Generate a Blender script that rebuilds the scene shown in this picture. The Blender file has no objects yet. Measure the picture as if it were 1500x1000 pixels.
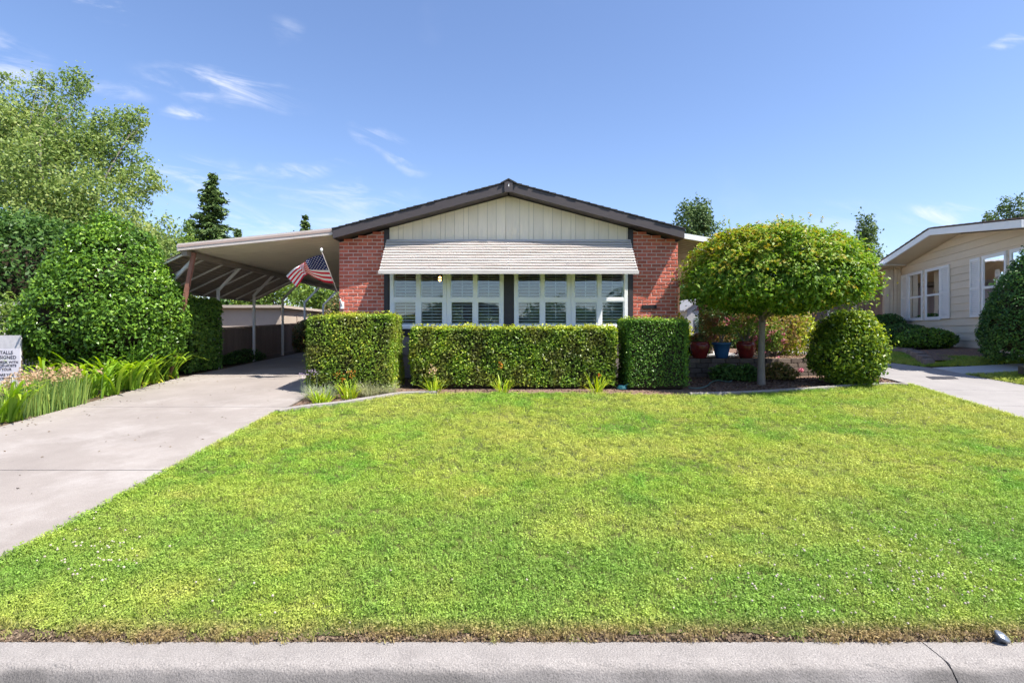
import bpy, bmesh, math, random
import numpy as np
from mathutils import Vector, Matrix

random.seed(5)
SC = bpy.context.scene
COL = SC.collection
CZ = 1.95            # eye height above the street datum
FP, CX, CY = 800.0, 745.0, 485.0   # focal length and principal point of the photograph in its pixels

# ------------------------------------------------------------------ camera
cam_d = bpy.data.cameras.new('camera')
cam_d.sensor_width = 36.0
cam_d.lens = 36.0 * FP / 1500.0
cam_d.shift_x = (750 - CX) / 1500.0
cam_d.shift_y = (CY - 500) / 1500.0
cam_d.clip_start = 0.05
cam_d.clip_end = 2000
cam = bpy.data.objects.new('camera', cam_d)
COL.objects.link(cam)
cam.location = (0, 0, CZ)
cam.rotation_euler = (math.radians(90), 0, 0)
SC.camera = cam

# ------------------------------------------------------------------ light
SUN = Vector((0.66, -0.37, 1.21)).normalized()
sun_d = bpy.data.lights.new('sun', 'SUN')
sun_d.energy = 4.5
sun_d.angle = math.radians(0.55)
sun_d.color = (1.0, 0.945, 0.865)
sun_o = bpy.data.objects.new('sun', sun_d)
COL.objects.link(sun_o)
sun_o.location = (20, -12, 40)
sun_o.rotation_euler = SUN.to_track_quat('Z', 'Y').to_euler()

SC.view_settings.view_transform = 'Standard'
SC.view_settings.look = 'None'
SC.view_settings.gamma = 1.0
SC.view_settings.exposure = 1.06
SC.view_settings.use_curve_mapping = False
SC.cycles.use_denoising = True
SC.cycles.max_bounces = 8
SC.cycles.transparent_max_bounces = 12
SC.cycles.sample_clamp_indirect = 6.0
try:
    SC.cycles.use_light_tree = False
except Exception:
    pass

world = bpy.data.worlds.new('World')
SC.world = world
world.use_nodes = True


def build_world():
    nt = world.node_tree
    nt.nodes.clear()
    N = nt.nodes.new
    L = nt.links.new
    out = N('ShaderNodeOutputWorld')
    bg = N('ShaderNodeBackground')
    bg.inputs['Strength'].default_value = 0.118
    sky = N('ShaderNodeTexSky')
    sky.sky_type = 'NISHITA'
    sky.sun_disc = False
    sky.sun_elevation = math.asin(SUN.z)
    sky.sun_rotation = math.atan2(SUN.x, SUN.y)
    sky.altitude = 50
    sky.air_density = 1.0
    sky.dust_density = 0.8
    sky.ozone_density = 3.2
    tc = N('ShaderNodeTexCoord')
    sep = N('ShaderNodeSeparateXYZ')
    L(tc.outputs['Generated'], sep.inputs[0])
    def math_(op, a, b=None, clamp=False):
        m = N('ShaderNodeMath'); m.operation = op; m.use_clamp = clamp
        for i, v in enumerate((a, b)):
            if v is None: continue
            if isinstance(v, (int, float)): m.inputs[i].default_value = v
            else: L(v, m.inputs[i])
        return m.outputs[0]
    # gnomonic coordinates of the northern sky (direction based)
    yy = math_('MAXIMUM', sep.outputs['Y'], 0.05)
    u = math_('DIVIDE', sep.outputs['X'], yy)
    v = math_('DIVIDE', sep.outputs['Z'], yy)
    comb = N('ShaderNodeCombineXYZ')
    L(u, comb.inputs[0]); L(v, comb.inputs[1])
    uv = comb.outputs[0]
    # warp + streaked noise
    mp = N('ShaderNodeMapping'); mp.vector_type = 'POINT'
    mp0 = N('ShaderNodeMapping'); L(uv, mp0.inputs['Vector']); mp0.inputs['Rotation'].default_value = (0, 0, math.radians(13))
    L(mp0.outputs[0], mp.inputs['Vector'])
    mp.inputs['Scale'].default_value = (5.6, 25, 1)
    nz = N('ShaderNodeTexNoise'); nz.inputs['Scale'].default_value = 1.0
    nz.inputs['Detail'].default_value = 7; nz.inputs['Roughness'].default_value = 0.6
    nz.inputs['Distortion'].default_value = 0.7
    L(mp.outputs[0], nz.inputs['Vector'])
    # distort the coordinates used by the masks so that no wisp has an even outline
    dn = N('ShaderNodeTexNoise'); dn.inputs['Scale'].default_value = 11.0
    dn.inputs['Detail'].default_value = 5
    L(uv, dn.inputs['Vector'])
    dsub = N('ShaderNodeVectorMath'); dsub.operation = 'SUBTRACT'; dsub.inputs[1].default_value = (.5, .5, .5)
    L(dn.outputs['Color'], dsub.inputs[0])
    dsc = N('ShaderNodeVectorMath'); dsc.operation = 'SCALE'; dsc.inputs['Scale'].default_value = 0.07
    L(dsub.outputs[0], dsc.inputs[0])
    dad = N('ShaderNodeVectorMath'); dad.operation = 'ADD'
    L(uv, dad.inputs[0]); L(dsc.outputs[0], dad.inputs[1])
    uvd = dad.outputs[0]
    wisps = [  # px, py, half length, half height (px), tilt (deg, + = falls to the right), strength
        (318, 130, 125, 24, 9, 1.0), (278, 168, 44, 11, 4, .75), (570, 214, 64, 17, 27, .95),
        (436, 246, 72, 14, 2, .85), (475, 287, 150, 20, 2, .55), (300, 268, 120, 36, 4, .62),
        (420, 320, 200, 40, 2, .5), (155, 10, 46, 15, 25, .8), (10, 98, 70, 46, 8, .6),
        (30, 180, 120, 60, 0, .35), (1364, 313, 70, 20, -4, .95), (1484, 63, 44, 8, -8, .7),
        (420, 42, 30, 20, 40, .22), (168, 128, 60, 13, 18, .4), (560, 290, 60, 18, -8, .5),
        (1240, 330, 200, 40, -3, .2)]
    total = None
    for (px, py, a, b, tilt, s) in wisps:
        m = N('ShaderNodeMapping'); m.vector_type = 'TEXTURE'
        L(uvd, m.inputs['Vector'])
        m.inputs['Location'].default_value = ((px - CX) / FP, (CY - py) / FP, 0)
        m.inputs['Rotation'].default_value = (0, 0, math.radians(-tilt))
        m.inputs['Scale'].default_value = (a / FP * 1.25, b / FP * 1.35, 1)
        ln = N('ShaderNodeVectorMath'); ln.operation = 'LENGTH'
        L(m.outputs[0], ln.inputs[0])
        mr = N('ShaderNodeMapRange'); mr.interpolation_type = 'SMOOTHSTEP'
        mr.inputs['From Min'].default_value = 1.0; mr.inputs['From Max'].default_value = 0.05
        mr.inputs['To Min'].default_value = 0.0; mr.inputs['To Max'].default_value = s
        L(ln.outputs['Value'], mr.inputs['Value'])
        total = mr.outputs[0] if total is None else math_('MAXIMUM', total, mr.outputs[0])
    # thin wisps everywhere else in the sky too
    gn = N('ShaderNodeTexNoise'); gn.inputs['Scale'].default_value = 3.1; gn.inputs['Detail'].default_value = 6
    L(tc.outputs['Generated'], gn.inputs['Vector'])
    gmr = N('ShaderNodeMapRange'); gmr.interpolation_type = 'SMOOTHSTEP'
    gmr.inputs['From Min'].default_value = 0.60; gmr.inputs['From Max'].default_value = 0.85
    gmr.inputs['To Max'].default_value = 0.25
    L(gn.outputs['Fac'], gmr.inputs['Value'])
    nmr = N('ShaderNodeMapRange'); nmr.interpolation_type = 'SMOOTHSTEP'
    nmr.inputs['From Min'].default_value = 0.40; nmr.inputs['From Max'].default_value = 0.70
    L(nz.outputs['Fac'], nmr.inputs['Value'])
    front = math_('GREATER_THAN', sep.outputs['Y'], 0.06)
    f1 = math_('MULTIPLY', total, nmr.outputs[0])
    f1 = math_('MULTIPLY', f1, front)
    f = math_('MAXIMUM', f1, gmr.outputs[0])
    f = math_('MULTIPLY', f, 0.95, True)
    up = math_('GREATER_THAN', sep.outputs['Z'], 0.0)
    f = math_('MULTIPLY', f, up)
    mix = N('ShaderNodeMix'); mix.data_type = 'RGBA'
    L(f, mix.inputs['Factor'])
    tint = N('ShaderNodeMix'); tint.data_type = 'RGBA'; tint.blend_type = 'MULTIPLY'; tint.inputs['Factor'].default_value = 1.0
    L(sky.outputs[0], tint.inputs['A']); tint.inputs['B'].default_value = (0.865, 0.865, 0.955, 1)
    L(tint.outputs['Result'], mix.inputs['A'])
    mix.inputs['B'].default_value = (4.6, 4.7, 5.3, 1)
    L(mix.outputs['Result'], bg.inputs['Color'])
    L(bg.outputs[0], out.inputs[0])


build_world()

# ------------------------------------------------------------------ helpers
def G(x, y):
    """height of the natural ground"""
    z = 0.08 * y if y < 11.5 else 0.92 + 0.04 * (min(y, 22.0) - 11.5)
    k = 0.32 - 0.20 * min(max((y - 12.0) / 6.0, 0), 1)      # the neighbour's plot lies a little higher
    r = k * min(max((x - 10.0) / 1.3, 0), 1) * min(max((y - 5.0) / 2.0, 0), 1)
    return z + r


def at(px, py, Y):
    return Vector(((px - CX) / FP * Y, Y, CZ + (CY - py) / FP * Y))


def pg(px, py):
    """the ground point under a spot of the photograph"""
    kx, kz = (px - CX) / FP, (CY - py) / FP
    y = 1.0
    while y < 80:
        if CZ + kz * y <= G(kx * y, y):
            break
        y += 0.01
    return Vector((kx * y, y, G(kx * y, y)))


def wm(o):
    m = o.matrix_basis.copy()
    if o.parent:
        m = wm(o.parent) @ o.matrix_parent_inverse @ m
    return m


def put(o, parent):
    if parent is not None:
        o.parent = parent
        o.matrix_parent_inverse = wm(parent).inverted()
    return o


def tag(o, label=None, cat=None, group=None, kind=None):
    if label: o['label'] = label
    if cat: o['category'] = cat
    if group: o['group'] = group
    if kind: o['kind'] = kind
    return o


def thing(name, loc, label, cat, group=None):
    o = bpy.data.objects.new(name, None)
    o.empty_display_size = 0.2
    COL.objects.link(o)
    o.location = loc
    return tag(o, label, cat, group)


def link(name, me, parent=None, mat=None):
    o = bpy.data.objects.new(name, me)
    COL.objects.link(o)
    if mat is not None and len(me.materials) == 0:
        me.materials.append(mat)
    return put(o, parent)


class MB:
    def __init__(s): s.v = []; s.f = []
    def add(s, vs, fs):
        b = len(s.v)
        s.v += [tuple(p) for p in vs]
        s.f += [tuple(b + i for i in f) for f in fs]
        return s
    def box(s, x0, x1, y0, y1, z0, z1):
        return s.add([(x0, y0, z0), (x1, y0, z0), (x1, y1, z0), (x0, y1, z0), (x0, y0, z1), (x1, y0, z1), (x1, y1, z1), (x0, y1, z1)],
                     [(0, 3, 2, 1), (4, 5, 6, 7), (0, 1, 5, 4), (1, 2, 6, 5), (2, 3, 7, 6), (3, 0, 4, 7)])
    def hexa(s, p):       # 8 points: bottom ring, top ring
        return s.add(p, [(0, 3, 2, 1), (4, 5, 6, 7), (0, 1, 5, 4), (1, 2, 6, 5), (2, 3, 7, 6), (3, 0, 4, 7)])
    def bar(s, a, b, w, h, up=(0, 0, 1)):
        a, b = Vector(a), Vector(b)
        d = (b - a).normalized(); up = Vector(up)
        if abs(d.dot(up)) > 0.98: up = Vector((0, 1, 0))
        r = d.cross(up).normalized(); u = r.cross(d)
        P = []
        for c in (a, b):
            for sx, sz in ((-1, -1), (1, -1), (1, 1), (-1, 1)):
                P.append(c + r * (sx * w / 2) + u * (sz * h / 2))
        return s.add(P, [(0, 1, 2, 3), (7, 6, 5, 4), (0, 4, 5, 1), (1, 5, 6, 2), (2, 6, 7, 3), (3, 7, 4, 0)])
    def prism(s, ring, off):      # planar ring extruded by a vector
        n = len(ring); off = Vector(off)
        return s.add([Vector(p) for p in ring] + [Vector(p) + off for p in ring],
                     [tuple(range(n))[::-1], tuple(range(n, 2 * n))] + [(i, (i + 1) % n, n + (i + 1) % n, n + i) for i in range(n)])
    def tube(s, pts, rad, n=7):
        pts = [Vector(p) for p in pts]
        if not isinstance(rad, (list, tuple)): rad = [rad] * len(pts)
        base = len(s.v); ref = Vector((0.3, 0.9, 0.2))
        for i, p in enumerate(pts):
            d = (pts[min(i + 1, len(pts) - 1)] - pts[max(i - 1, 0)]).normalized()
            if abs(d.dot(ref)) > 0.95: ref = Vector((0.9, 0.1, 0.3))
            r = d.cross(ref).normalized(); u = r.cross(d)
            for k in range(n):
                a = 2 * math.pi * k / n
                s.v.append(tuple(p + (r * math.cos(a) + u * math.sin(a)) * rad[i]))
        for i in range(len(pts) - 1):
            for k in range(n):
                a = base + i * n + k; b = base + i * n + (k + 1) % n
                s.f.append((a, b, b + n, a + n))
        s.f.append(tuple(base + k for k in range(n))[::-1])
        s.f.append(tuple(base + (len(pts) - 1) * n + k for k in range(n)))
        return s
    def lathe(s, c, prof, n=24):
        base = len(s.v); c = Vector(c)
        for r, z in prof:
            for k in range(n):
                a = 2 * math.pi * k / n
                s.v.append((c.x + r * math.cos(a), c.y + r * math.sin(a), c.z + z))
        for i in range(len(prof) - 1):
            for k in range(n):
                a = base + i * n + k; b = base + i * n + (k + 1) % n
                s.f.append((a, b, b + n, a + n))
        s.f.append(tuple(base + k for k in range(n))[::-1])
        s.f.append(tuple(base + (len(prof) - 1) * n + k for k in range(n)))
        return s
    def mesh(s, name, mat=None, smooth=False):
        me = bpy.data.meshes.new(name)
        me.from_pydata(s.v, [], s.f)
        if mat is not None: me.materials.append(mat)
        if smooth: me.polygons.foreach_set('use_smooth', [True] * len(me.polygons))
        me.update()
        return me
    def build(s, name, mat, parent=None, smooth=False, bevel=0):
        o = link(name, s.mesh(name, mat, smooth), parent)
        if bevel:
            m = o.modifiers.new('bevel', 'BEVEL'); m.width = bevel; m.segments = 2; m.limit_method = 'ANGLE'
        return o


def np_mesh(name, V, F, mat, attrs=None, smooth=False):
    """V (n,3), F (m,k) all faces with k corners"""
    me = bpy.data.meshes.new(name)
    V = np.ascontiguousarray(V, dtype=np.float32); F = np.ascontiguousarray(F, dtype=np.int32)
    me.vertices.add(len(V)); me.vertices.foreach_set('co', V.ravel())
    k = F.shape[1]
    me.loops.add(F.size); me.loops.foreach_set('vertex_index', F.ravel())
    me.polygons.add(len(F)); me.polygons.foreach_set('loop_start', np.arange(0, F.size, k, dtype=np.int32))
    if smooth: me.polygons.foreach_set('use_smooth', np.ones(len(F), dtype=bool))
    for nm, arr in (attrs or {}).items():
        a = me.attributes.new(nm, 'FLOAT', 'POINT'); a.data.foreach_set('value', np.ascontiguousarray(arr, dtype=np.float32))
    me.update(calc_edges=True)
    if mat is not None: me.materials.append(mat)
    return me


def nrmz(a):
    return a / np.maximum(np.linalg.norm(a, axis=-1, keepdims=True), 1e-9)


def leaf_arrays(P, Nn, size, rg, aspect=0.5, fold=0.12, jitter=0.6, upb=0.3, droop=0.0, out=0.0):
    n = len(P)
    nl = nrmz(Nn * 0.65 + np.array([0, 0, upb]) + rg.normal(size=(n, 3)) * jitter)
    d = rg.normal(size=(n, 3)) + Nn * out + np.array([0, 0, -droop])
    d = nrmz(d - (d * nl).sum(1, keepdims=True) * nl)
    s = np.cross(nl, d)
    Ls = (size * rg.uniform(0.65, 1.25, n))[:, None]
    W = Ls * aspect * 0.5
    b = P - d * Ls * 0.4
    t = P + d * Ls * 0.6 - nl * Ls * fold
    l = P + s * W + nl * Ls * fold * 0.6
    r = P - s * W + nl * Ls * fold * 0.6
    V = np.stack([b, r, t, l], 1).reshape(-1, 3)
    F = np.arange(4 * n).reshape(n, 4)
    return V, F


def leaf_mesh(name, P, Nn, size, mat, rg, lv=None, **kw):
    V, F = leaf_arrays(P, Nn, size, rg, **kw)
    n = len(P)
    if lv is None: lv = np.zeros(n)
    val = np.clip(0.5 + lv + rg.normal(size=n) * 0.17, 0, 1)
    return np_mesh(name, V, F, mat, {'lv': np.repeat(val, 4)})


def lumps(seed, freq, n=7):
    rg = np.random.default_rng(seed)
    K = rg.normal(size=(n, 3)) * freq; ph = rg.uniform(0, 6.28, n); A = rg.uniform(0.5, 1, n)
    return lambda p: (np.sin(p @ K.T + ph) * A).sum(1) / A.sum() * 1.6


def blade_arrays(base, az, L, lean, curl, W, seg=5, taper=0.75, zlift=None):
    """strap leaves: arcs that start upright (lean from vertical) and bend over by curl radians"""
    n = len(base)
    t = np.linspace(0, 1, seg + 1)
    ang = lean[:, None] + curl[:, None] * t[None] ** 1.3
    ds = L[:, None] / seg
    hx = np.concatenate([np.zeros((n, 1)), np.cumsum(np.sin(ang[:, :-1]) * ds, 1)], 1)
    hz = np.concatenate([np.zeros((n, 1)), np.cumsum(np.cos(ang[:, :-1]) * ds, 1)], 1)
    c, s = np.cos(az)[:, None], np.sin(az)[:, None]
    w = W[:, None] * (1 - t[None] ** 2.2 * taper) * 0.5
    w[:, -1] *= 0.15
    X = base[:, 0:1] + hx * c; Y = base[:, 1:2] + hx * s; Z = base[:, 2:3] + hz
    A = np.stack([X - s * w, Y + c * w, Z + w * 0.35], -1); B = np.stack([X + s * w, Y - c * w, Z + w * 0.35], -1)
    V = np.stack([A, B], 2).reshape(-1, 3)
    q = np.arange(seg)
    f = np.stack([2 * q, 2 * q + 1, 2 * q + 3, 2 * q + 2], 1)
    F = (np.arange(n)[:, None, None] * (2 * (seg + 1)) + f[None]).reshape(-1, 4)
    tt = np.tile(np.repeat(t, 2), n)
    return V, F, tt


# ------------------------------------------------------------------ materials
def new_mat(name):
    m = bpy.data.materials.new(name); m.use_nodes = True
    nt = m.node_tree; nt.nodes.clear()
    out = nt.nodes.new('ShaderNodeOutputMaterial')
    b = nt.nodes.new('ShaderNodeBsdfPrincipled')
    nt.links.new(b.outputs[0], out.inputs[0])
    return m, nt, b, out


def rgba(c): return (c[0], c[1], c[2], 1)


def surf(name, c1, c2=None, scale=3.0, rough=0.75, spec=0.3, bump=0.0, bscale=60.0, metal=0.0, rand=0.0, stain=None, sscale=0.8,
         stretch=(1, 1, 1), detail=6, samt=0.5, object_space=False, grain=0.0, gscale=150):
    """procedural paint, masonry, wood: two tones mixed by noise, a stain tone, per-object variation, fine relief"""
    m, nt, b, out = new_mat(name)
    N, L = nt.nodes.new, nt.links.new
    b.inputs['Roughness'].default_value = rough
    b.inputs['Specular IOR Level'].default_value = spec
    b.inputs['Metallic'].default_value = metal
    if object_space:
        vec = N('ShaderNodeTexCoord').outputs['Object']
    else:
        vec = N('ShaderNodeNewGeometry').outputs['Position']
    mp = N('ShaderNodeMapping'); mp.inputs['Scale'].default_value = stretch
    L(vec, mp.inputs['Vector']); vec = mp.outputs[0]
    col = None
    c2 = c2 or tuple(x * 0.82 for x in c1)
    nz = N('ShaderNodeTexNoise'); nz.inputs['Scale'].default_value = scale; nz.inputs['Detail'].default_value = detail
    nz.inputs['Roughness'].default_value = 0.62
    L(vec, nz.inputs['Vector'])
    mr = N('ShaderNodeMapRange'); mr.inputs['From Min'].default_value = 0.3; mr.inputs['From Max'].default_value = 0.7
    L(nz.outputs['Fac'], mr.inputs['Value'])
    mx = N('ShaderNodeMix'); mx.data_type = 'RGBA'
    mx.inputs['A'].default_value = rgba(c1); mx.inputs['B'].default_value = rgba(c2)
    L(mr.outputs[0], mx.inputs['Factor']); col = mx.outputs['Result']
    if stain:
        n2 = N('ShaderNodeTexNoise'); n2.inputs['Scale'].default_value = sscale; n2.inputs['Detail'].default_value = 8
        n2.inputs['Roughness'].default_value = 0.7
        L(vec, n2.inputs['Vector'])
        r2 = N('ShaderNodeMapRange'); r2.inputs['From Min'].default_value = 0.5; r2.inputs['From Max'].default_value = 0.75
        r2.inputs['To Max'].default_value = samt
        L(n2.outputs['Fac'], r2.inputs['Value'])
        m2 = N('ShaderNodeMix'); m2.data_type = 'RGBA'
        L(r2.outputs[0], m2.inputs['Factor']); L(col, m2.inputs['A']); m2.inputs['B'].default_value = rgba(stain)
        col = m2.outputs['Result']
    if grain:
        gz_ = N('ShaderNodeTexNoise'); gz_.inputs['Scale'].default_value = gscale; gz_.inputs['Detail'].default_value = 3; L(vec, gz_.inputs['Vector'])
        gr = N('ShaderNodeMapRange'); gr.inputs['From Min'].default_value = .3; gr.inputs['From Max'].default_value = .7; gr.inputs['To Min'].default_value = 1 - grain; gr.inputs['To Max'].default_value = 1 + grain
        L(gz_.outputs['Fac'], gr.inputs['Value'])
        gh = N('ShaderNodeHueSaturation'); L(col, gh.inputs['Color']); L(gr.outputs[0], gh.inputs['Value']); col = gh.outputs[0]
    if rand:
        oi = N('ShaderNodeObjectInfo')
        r3 = N('ShaderNodeMapRange'); r3.inputs['To Min'].default_value = 1 - rand; r3.inputs['To Max'].default_value = 1 + rand
        L(oi.outputs['Random'], r3.inputs['Value'])
        hs = N('ShaderNodeHueSaturation'); L(col, hs.inputs['Color']); L(r3.outputs[0], hs.inputs['Value'])
        col = hs.outputs[0]
    L(col, b.inputs['Base Color'])
    if bump:
        bn = N('ShaderNodeTexNoise'); bn.inputs['Scale'].default_value = bscale; bn.inputs['Detail'].default_value = 5
        L(vec, bn.inputs['Vector'])
        bp = N('ShaderNodeBump'); bp.inputs['Strength'].default_value = bump; bp.inputs['Distance'].default_value = 0.01
        L(bn.outputs['Fac'], bp.inputs['Height']); L(bp.outputs[0], b.inputs['Normal'])
    return m


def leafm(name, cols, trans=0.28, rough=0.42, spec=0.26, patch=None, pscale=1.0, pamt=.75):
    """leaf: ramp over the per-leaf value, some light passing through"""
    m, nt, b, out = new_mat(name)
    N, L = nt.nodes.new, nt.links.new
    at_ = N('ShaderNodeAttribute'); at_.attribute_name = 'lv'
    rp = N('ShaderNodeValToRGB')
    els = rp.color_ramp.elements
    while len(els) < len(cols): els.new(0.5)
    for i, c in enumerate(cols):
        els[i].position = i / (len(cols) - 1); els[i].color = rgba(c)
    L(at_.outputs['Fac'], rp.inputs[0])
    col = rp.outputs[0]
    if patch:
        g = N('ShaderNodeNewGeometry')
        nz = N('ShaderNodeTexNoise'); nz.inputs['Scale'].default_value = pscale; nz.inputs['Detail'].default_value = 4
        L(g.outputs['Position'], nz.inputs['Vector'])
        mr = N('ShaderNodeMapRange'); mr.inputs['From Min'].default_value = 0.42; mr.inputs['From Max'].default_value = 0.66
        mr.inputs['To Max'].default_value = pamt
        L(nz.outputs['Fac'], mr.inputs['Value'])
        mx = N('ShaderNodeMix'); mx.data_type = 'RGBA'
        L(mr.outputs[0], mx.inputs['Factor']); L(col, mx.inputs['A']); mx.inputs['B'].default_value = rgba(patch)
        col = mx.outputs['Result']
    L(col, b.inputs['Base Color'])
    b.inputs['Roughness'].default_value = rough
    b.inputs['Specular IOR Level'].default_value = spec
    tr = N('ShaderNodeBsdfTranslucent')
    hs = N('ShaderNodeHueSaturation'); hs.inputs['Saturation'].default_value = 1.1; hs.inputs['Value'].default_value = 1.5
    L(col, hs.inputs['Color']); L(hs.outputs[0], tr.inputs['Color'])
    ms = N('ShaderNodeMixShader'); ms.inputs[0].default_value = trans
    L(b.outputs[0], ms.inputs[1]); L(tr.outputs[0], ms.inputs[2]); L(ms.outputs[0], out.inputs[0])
    return m


def glass_mat(name, tint=(0.9, 0.95, 0.95), base=0.10, ior_mult=1.0):
    m, nt, b, out = new_mat(name)
    nt.nodes.remove(b)
    N, L = nt.nodes.new, nt.links.new
    fr = N('ShaderNodeFresnel'); fr.inputs['IOR'].default_value = 1.52
    ad = N('ShaderNodeMath'); ad.operation = 'MULTIPLY_ADD'; ad.inputs[1].default_value = ior_mult; ad.inputs[2].default_value = base
    ad.use_clamp = True
    L(fr.outputs[0], ad.inputs[0])
    tp = N('ShaderNodeBsdfTransparent'); tp.inputs['Color'].default_value = rgba(tint)
    gl = N('ShaderNodeBsdfGlossy'); gl.inputs['Roughness'].default_value = 0.015; gl.inputs['Color'].default_value = (.95, .97, 1, 1)
    g = N('ShaderNodeNewGeometry')
    nz = N('ShaderNodeTexNoise'); nz.inputs['Scale'].default_value = 2.2; nz.inputs['Detail'].default_value = 1
    L(g.outputs['Position'], nz.inputs['Vector'])
    bp = N('ShaderNodeBump'); bp.inputs['Strength'].default_value = 0.05; bp.inputs['Distance'].default_value = 0.05
    L(nz.outputs['Fac'], bp.inputs['Height']); L(bp.outputs[0], gl.inputs['Normal'])
    ms = N('ShaderNodeMixShader')
    L(ad.outputs[0], ms.inputs[0]); L(tp.outputs[0], ms.inputs[1]); L(gl.outputs[0], ms.inputs[2]); L(ms.outputs[0], out.inputs[0])
    return m


def emis(name, c, s):
    m, nt, b, out = new_mat(name)
    b.inputs['Base Color'].default_value = rgba(c)
    b.inputs['Emission Color'].default_value = rgba(c); b.inputs['Emission Strength'].default_value = s
    return m

# ------------------------------------------------------------------ shared materials
M = {}
M['soil'] = surf('soil', (0.10, 0.072, 0.05), (0.17, 0.13, 0.09), scale=9, rough=0.95, spec=0.1, bump=0.8, bscale=40)
M['mulch'] = surf('mulch', (0.11, 0.068, 0.05), (0.26, 0.18, 0.135), scale=26, rough=0.95, spec=0.1, bump=1.0, bscale=45)
M['lawn'] = surf('lawn', (0.095, 0.110, 0.032), (0.07, 0.085, 0.026), scale=2.5, rough=0.95, spec=0.1, bump=0.8, bscale=70, stain=(0.22, 0.19, 0.07), sscale=1.2)
M['rough_grass'] = surf('rough_grass', (0.08, 0.12, 0.03), (0.13, 0.14, 0.05), scale=0.6, rough=0.95, spec=0.1)
M['concrete'] = surf('concrete', (0.315, 0.280, 0.254), (0.25, 0.220, 0.198), scale=1.1, rough=0.88, spec=0.2, bump=0.5, bscale=130, stain=(0.41, 0.378, 0.352), sscale=0.7, samt=0.85, grain=.10, gscale=110)
M['joint'] = surf('joint', (0.13, 0.115, 0.10), rough=0.95, spec=0.1, scale=30)
M['walk'] = surf('walk_concrete', (0.315, 0.295, 0.28), (0.265, 0.248, 0.237), scale=1.6, rough=0.88, spec=0.2, bump=0.3, bscale=140, stain=(0.20, 0.185, 0.18), sscale=2.2, samt=0.4, grain=.1, gscale=110)
M['bright_walk'] = surf('pale_concrete', (0.50, 0.49, 0.48), (0.44, 0.43, 0.42), scale=2, rough=0.85, spec=0.2, bump=0.2, bscale=120)
M['kerb'] = surf('kerb_concrete', (0.315, 0.290, 0.268), (0.265, 0.243, 0.225), scale=7, rough=0.9, spec=0.2, bump=0.9, bscale=95, stain=(0.20, 0.18, 0.165), sscale=3.0, samt=0.45, grain=.11, gscale=140)
def kerb_dirt():
    """street dirt on the sloping face: a ragged edge that follows noise"""
    m = M['kerb'].copy(); m.name = 'street_kerb'; nt = m.node_tree; N, L = nt.nodes.new, nt.links.new
    b = [n for n in nt.nodes if n.type == 'BSDF_PRINCIPLED'][0]; src = b.inputs['Base Color'].links[0].from_socket
    g = N('ShaderNodeNewGeometry'); sp = N('ShaderNodeSeparateXYZ'); L(g.outputs['Position'], sp.inputs[0])
    n1 = N('ShaderNodeTexNoise'); n1.inputs['Scale'].default_value = 3.5; n1.inputs['Detail'].default_value = 9; n1.inputs['Roughness'].default_value = .7; L(g.outputs['Position'], n1.inputs['Vector'])
    ma = N('ShaderNodeMath'); ma.operation = 'MULTIPLY_ADD'; ma.inputs[1].default_value = .07; L(n1.outputs['Fac'], ma.inputs[0]); L(sp.outputs['Y'], ma.inputs[2])
    mr = N('ShaderNodeMapRange'); mr.interpolation_type = 'SMOOTHSTEP'; mr.inputs['From Min'].default_value = 2.851; mr.inputs['From Max'].default_value = 2.815; L(ma.outputs[0], mr.inputs['Value'])
    n2 = N('ShaderNodeTexNoise'); n2.inputs['Scale'].default_value = 2.4; n2.inputs['Detail'].default_value = 7; L(g.outputs['Position'], n2.inputs['Vector'])
    m2 = N('ShaderNodeMapRange'); m2.inputs['From Min'].default_value = .35; m2.inputs['From Max'].default_value = .65; L(n2.outputs['Fac'], m2.inputs['Value'])
    dk = N('ShaderNodeMix'); dk.data_type = 'RGBA'; dk.inputs['A'].default_value = (.215, .20, .19, 1); dk.inputs['B'].default_value = (.12, .112, .106, 1); L(m2.outputs[0], dk.inputs['Factor'])
    n3 = N('ShaderNodeTexNoise'); n3.inputs['Scale'].default_value = 160; L(g.outputs['Position'], n3.inputs['Vector'])
    m3 = N('ShaderNodeMapRange'); m3.inputs['From Min'].default_value = .3; m3.inputs['From Max'].default_value = .7; m3.inputs['To Min'].default_value = .7; m3.inputs['To Max'].default_value = 1.25; L(n3.outputs['Fac'], m3.inputs['Value'])
    mx = N('ShaderNodeMix'); mx.data_type = 'RGBA'; L(mr.outputs[0], mx.inputs['Factor']); L(src, mx.inputs['A']); L(dk.outputs['Result'], mx.inputs['B'])
    hs = N('ShaderNodeHueSaturation'); L(mx.outputs['Result'], hs.inputs['Color']); L(m3.outputs[0], hs.inputs['Value'])
    L(hs.outputs[0], b.inputs['Base Color'])
    return m
M['street_kerb'] = kerb_dirt()
M['asphalt'] = surf('asphalt', (0.06, 0.06, 0.06), (0.045, 0.045, 0.047), scale=20, rough=0.9, spec=0.2, bump=0.6, bscale=90)

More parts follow.
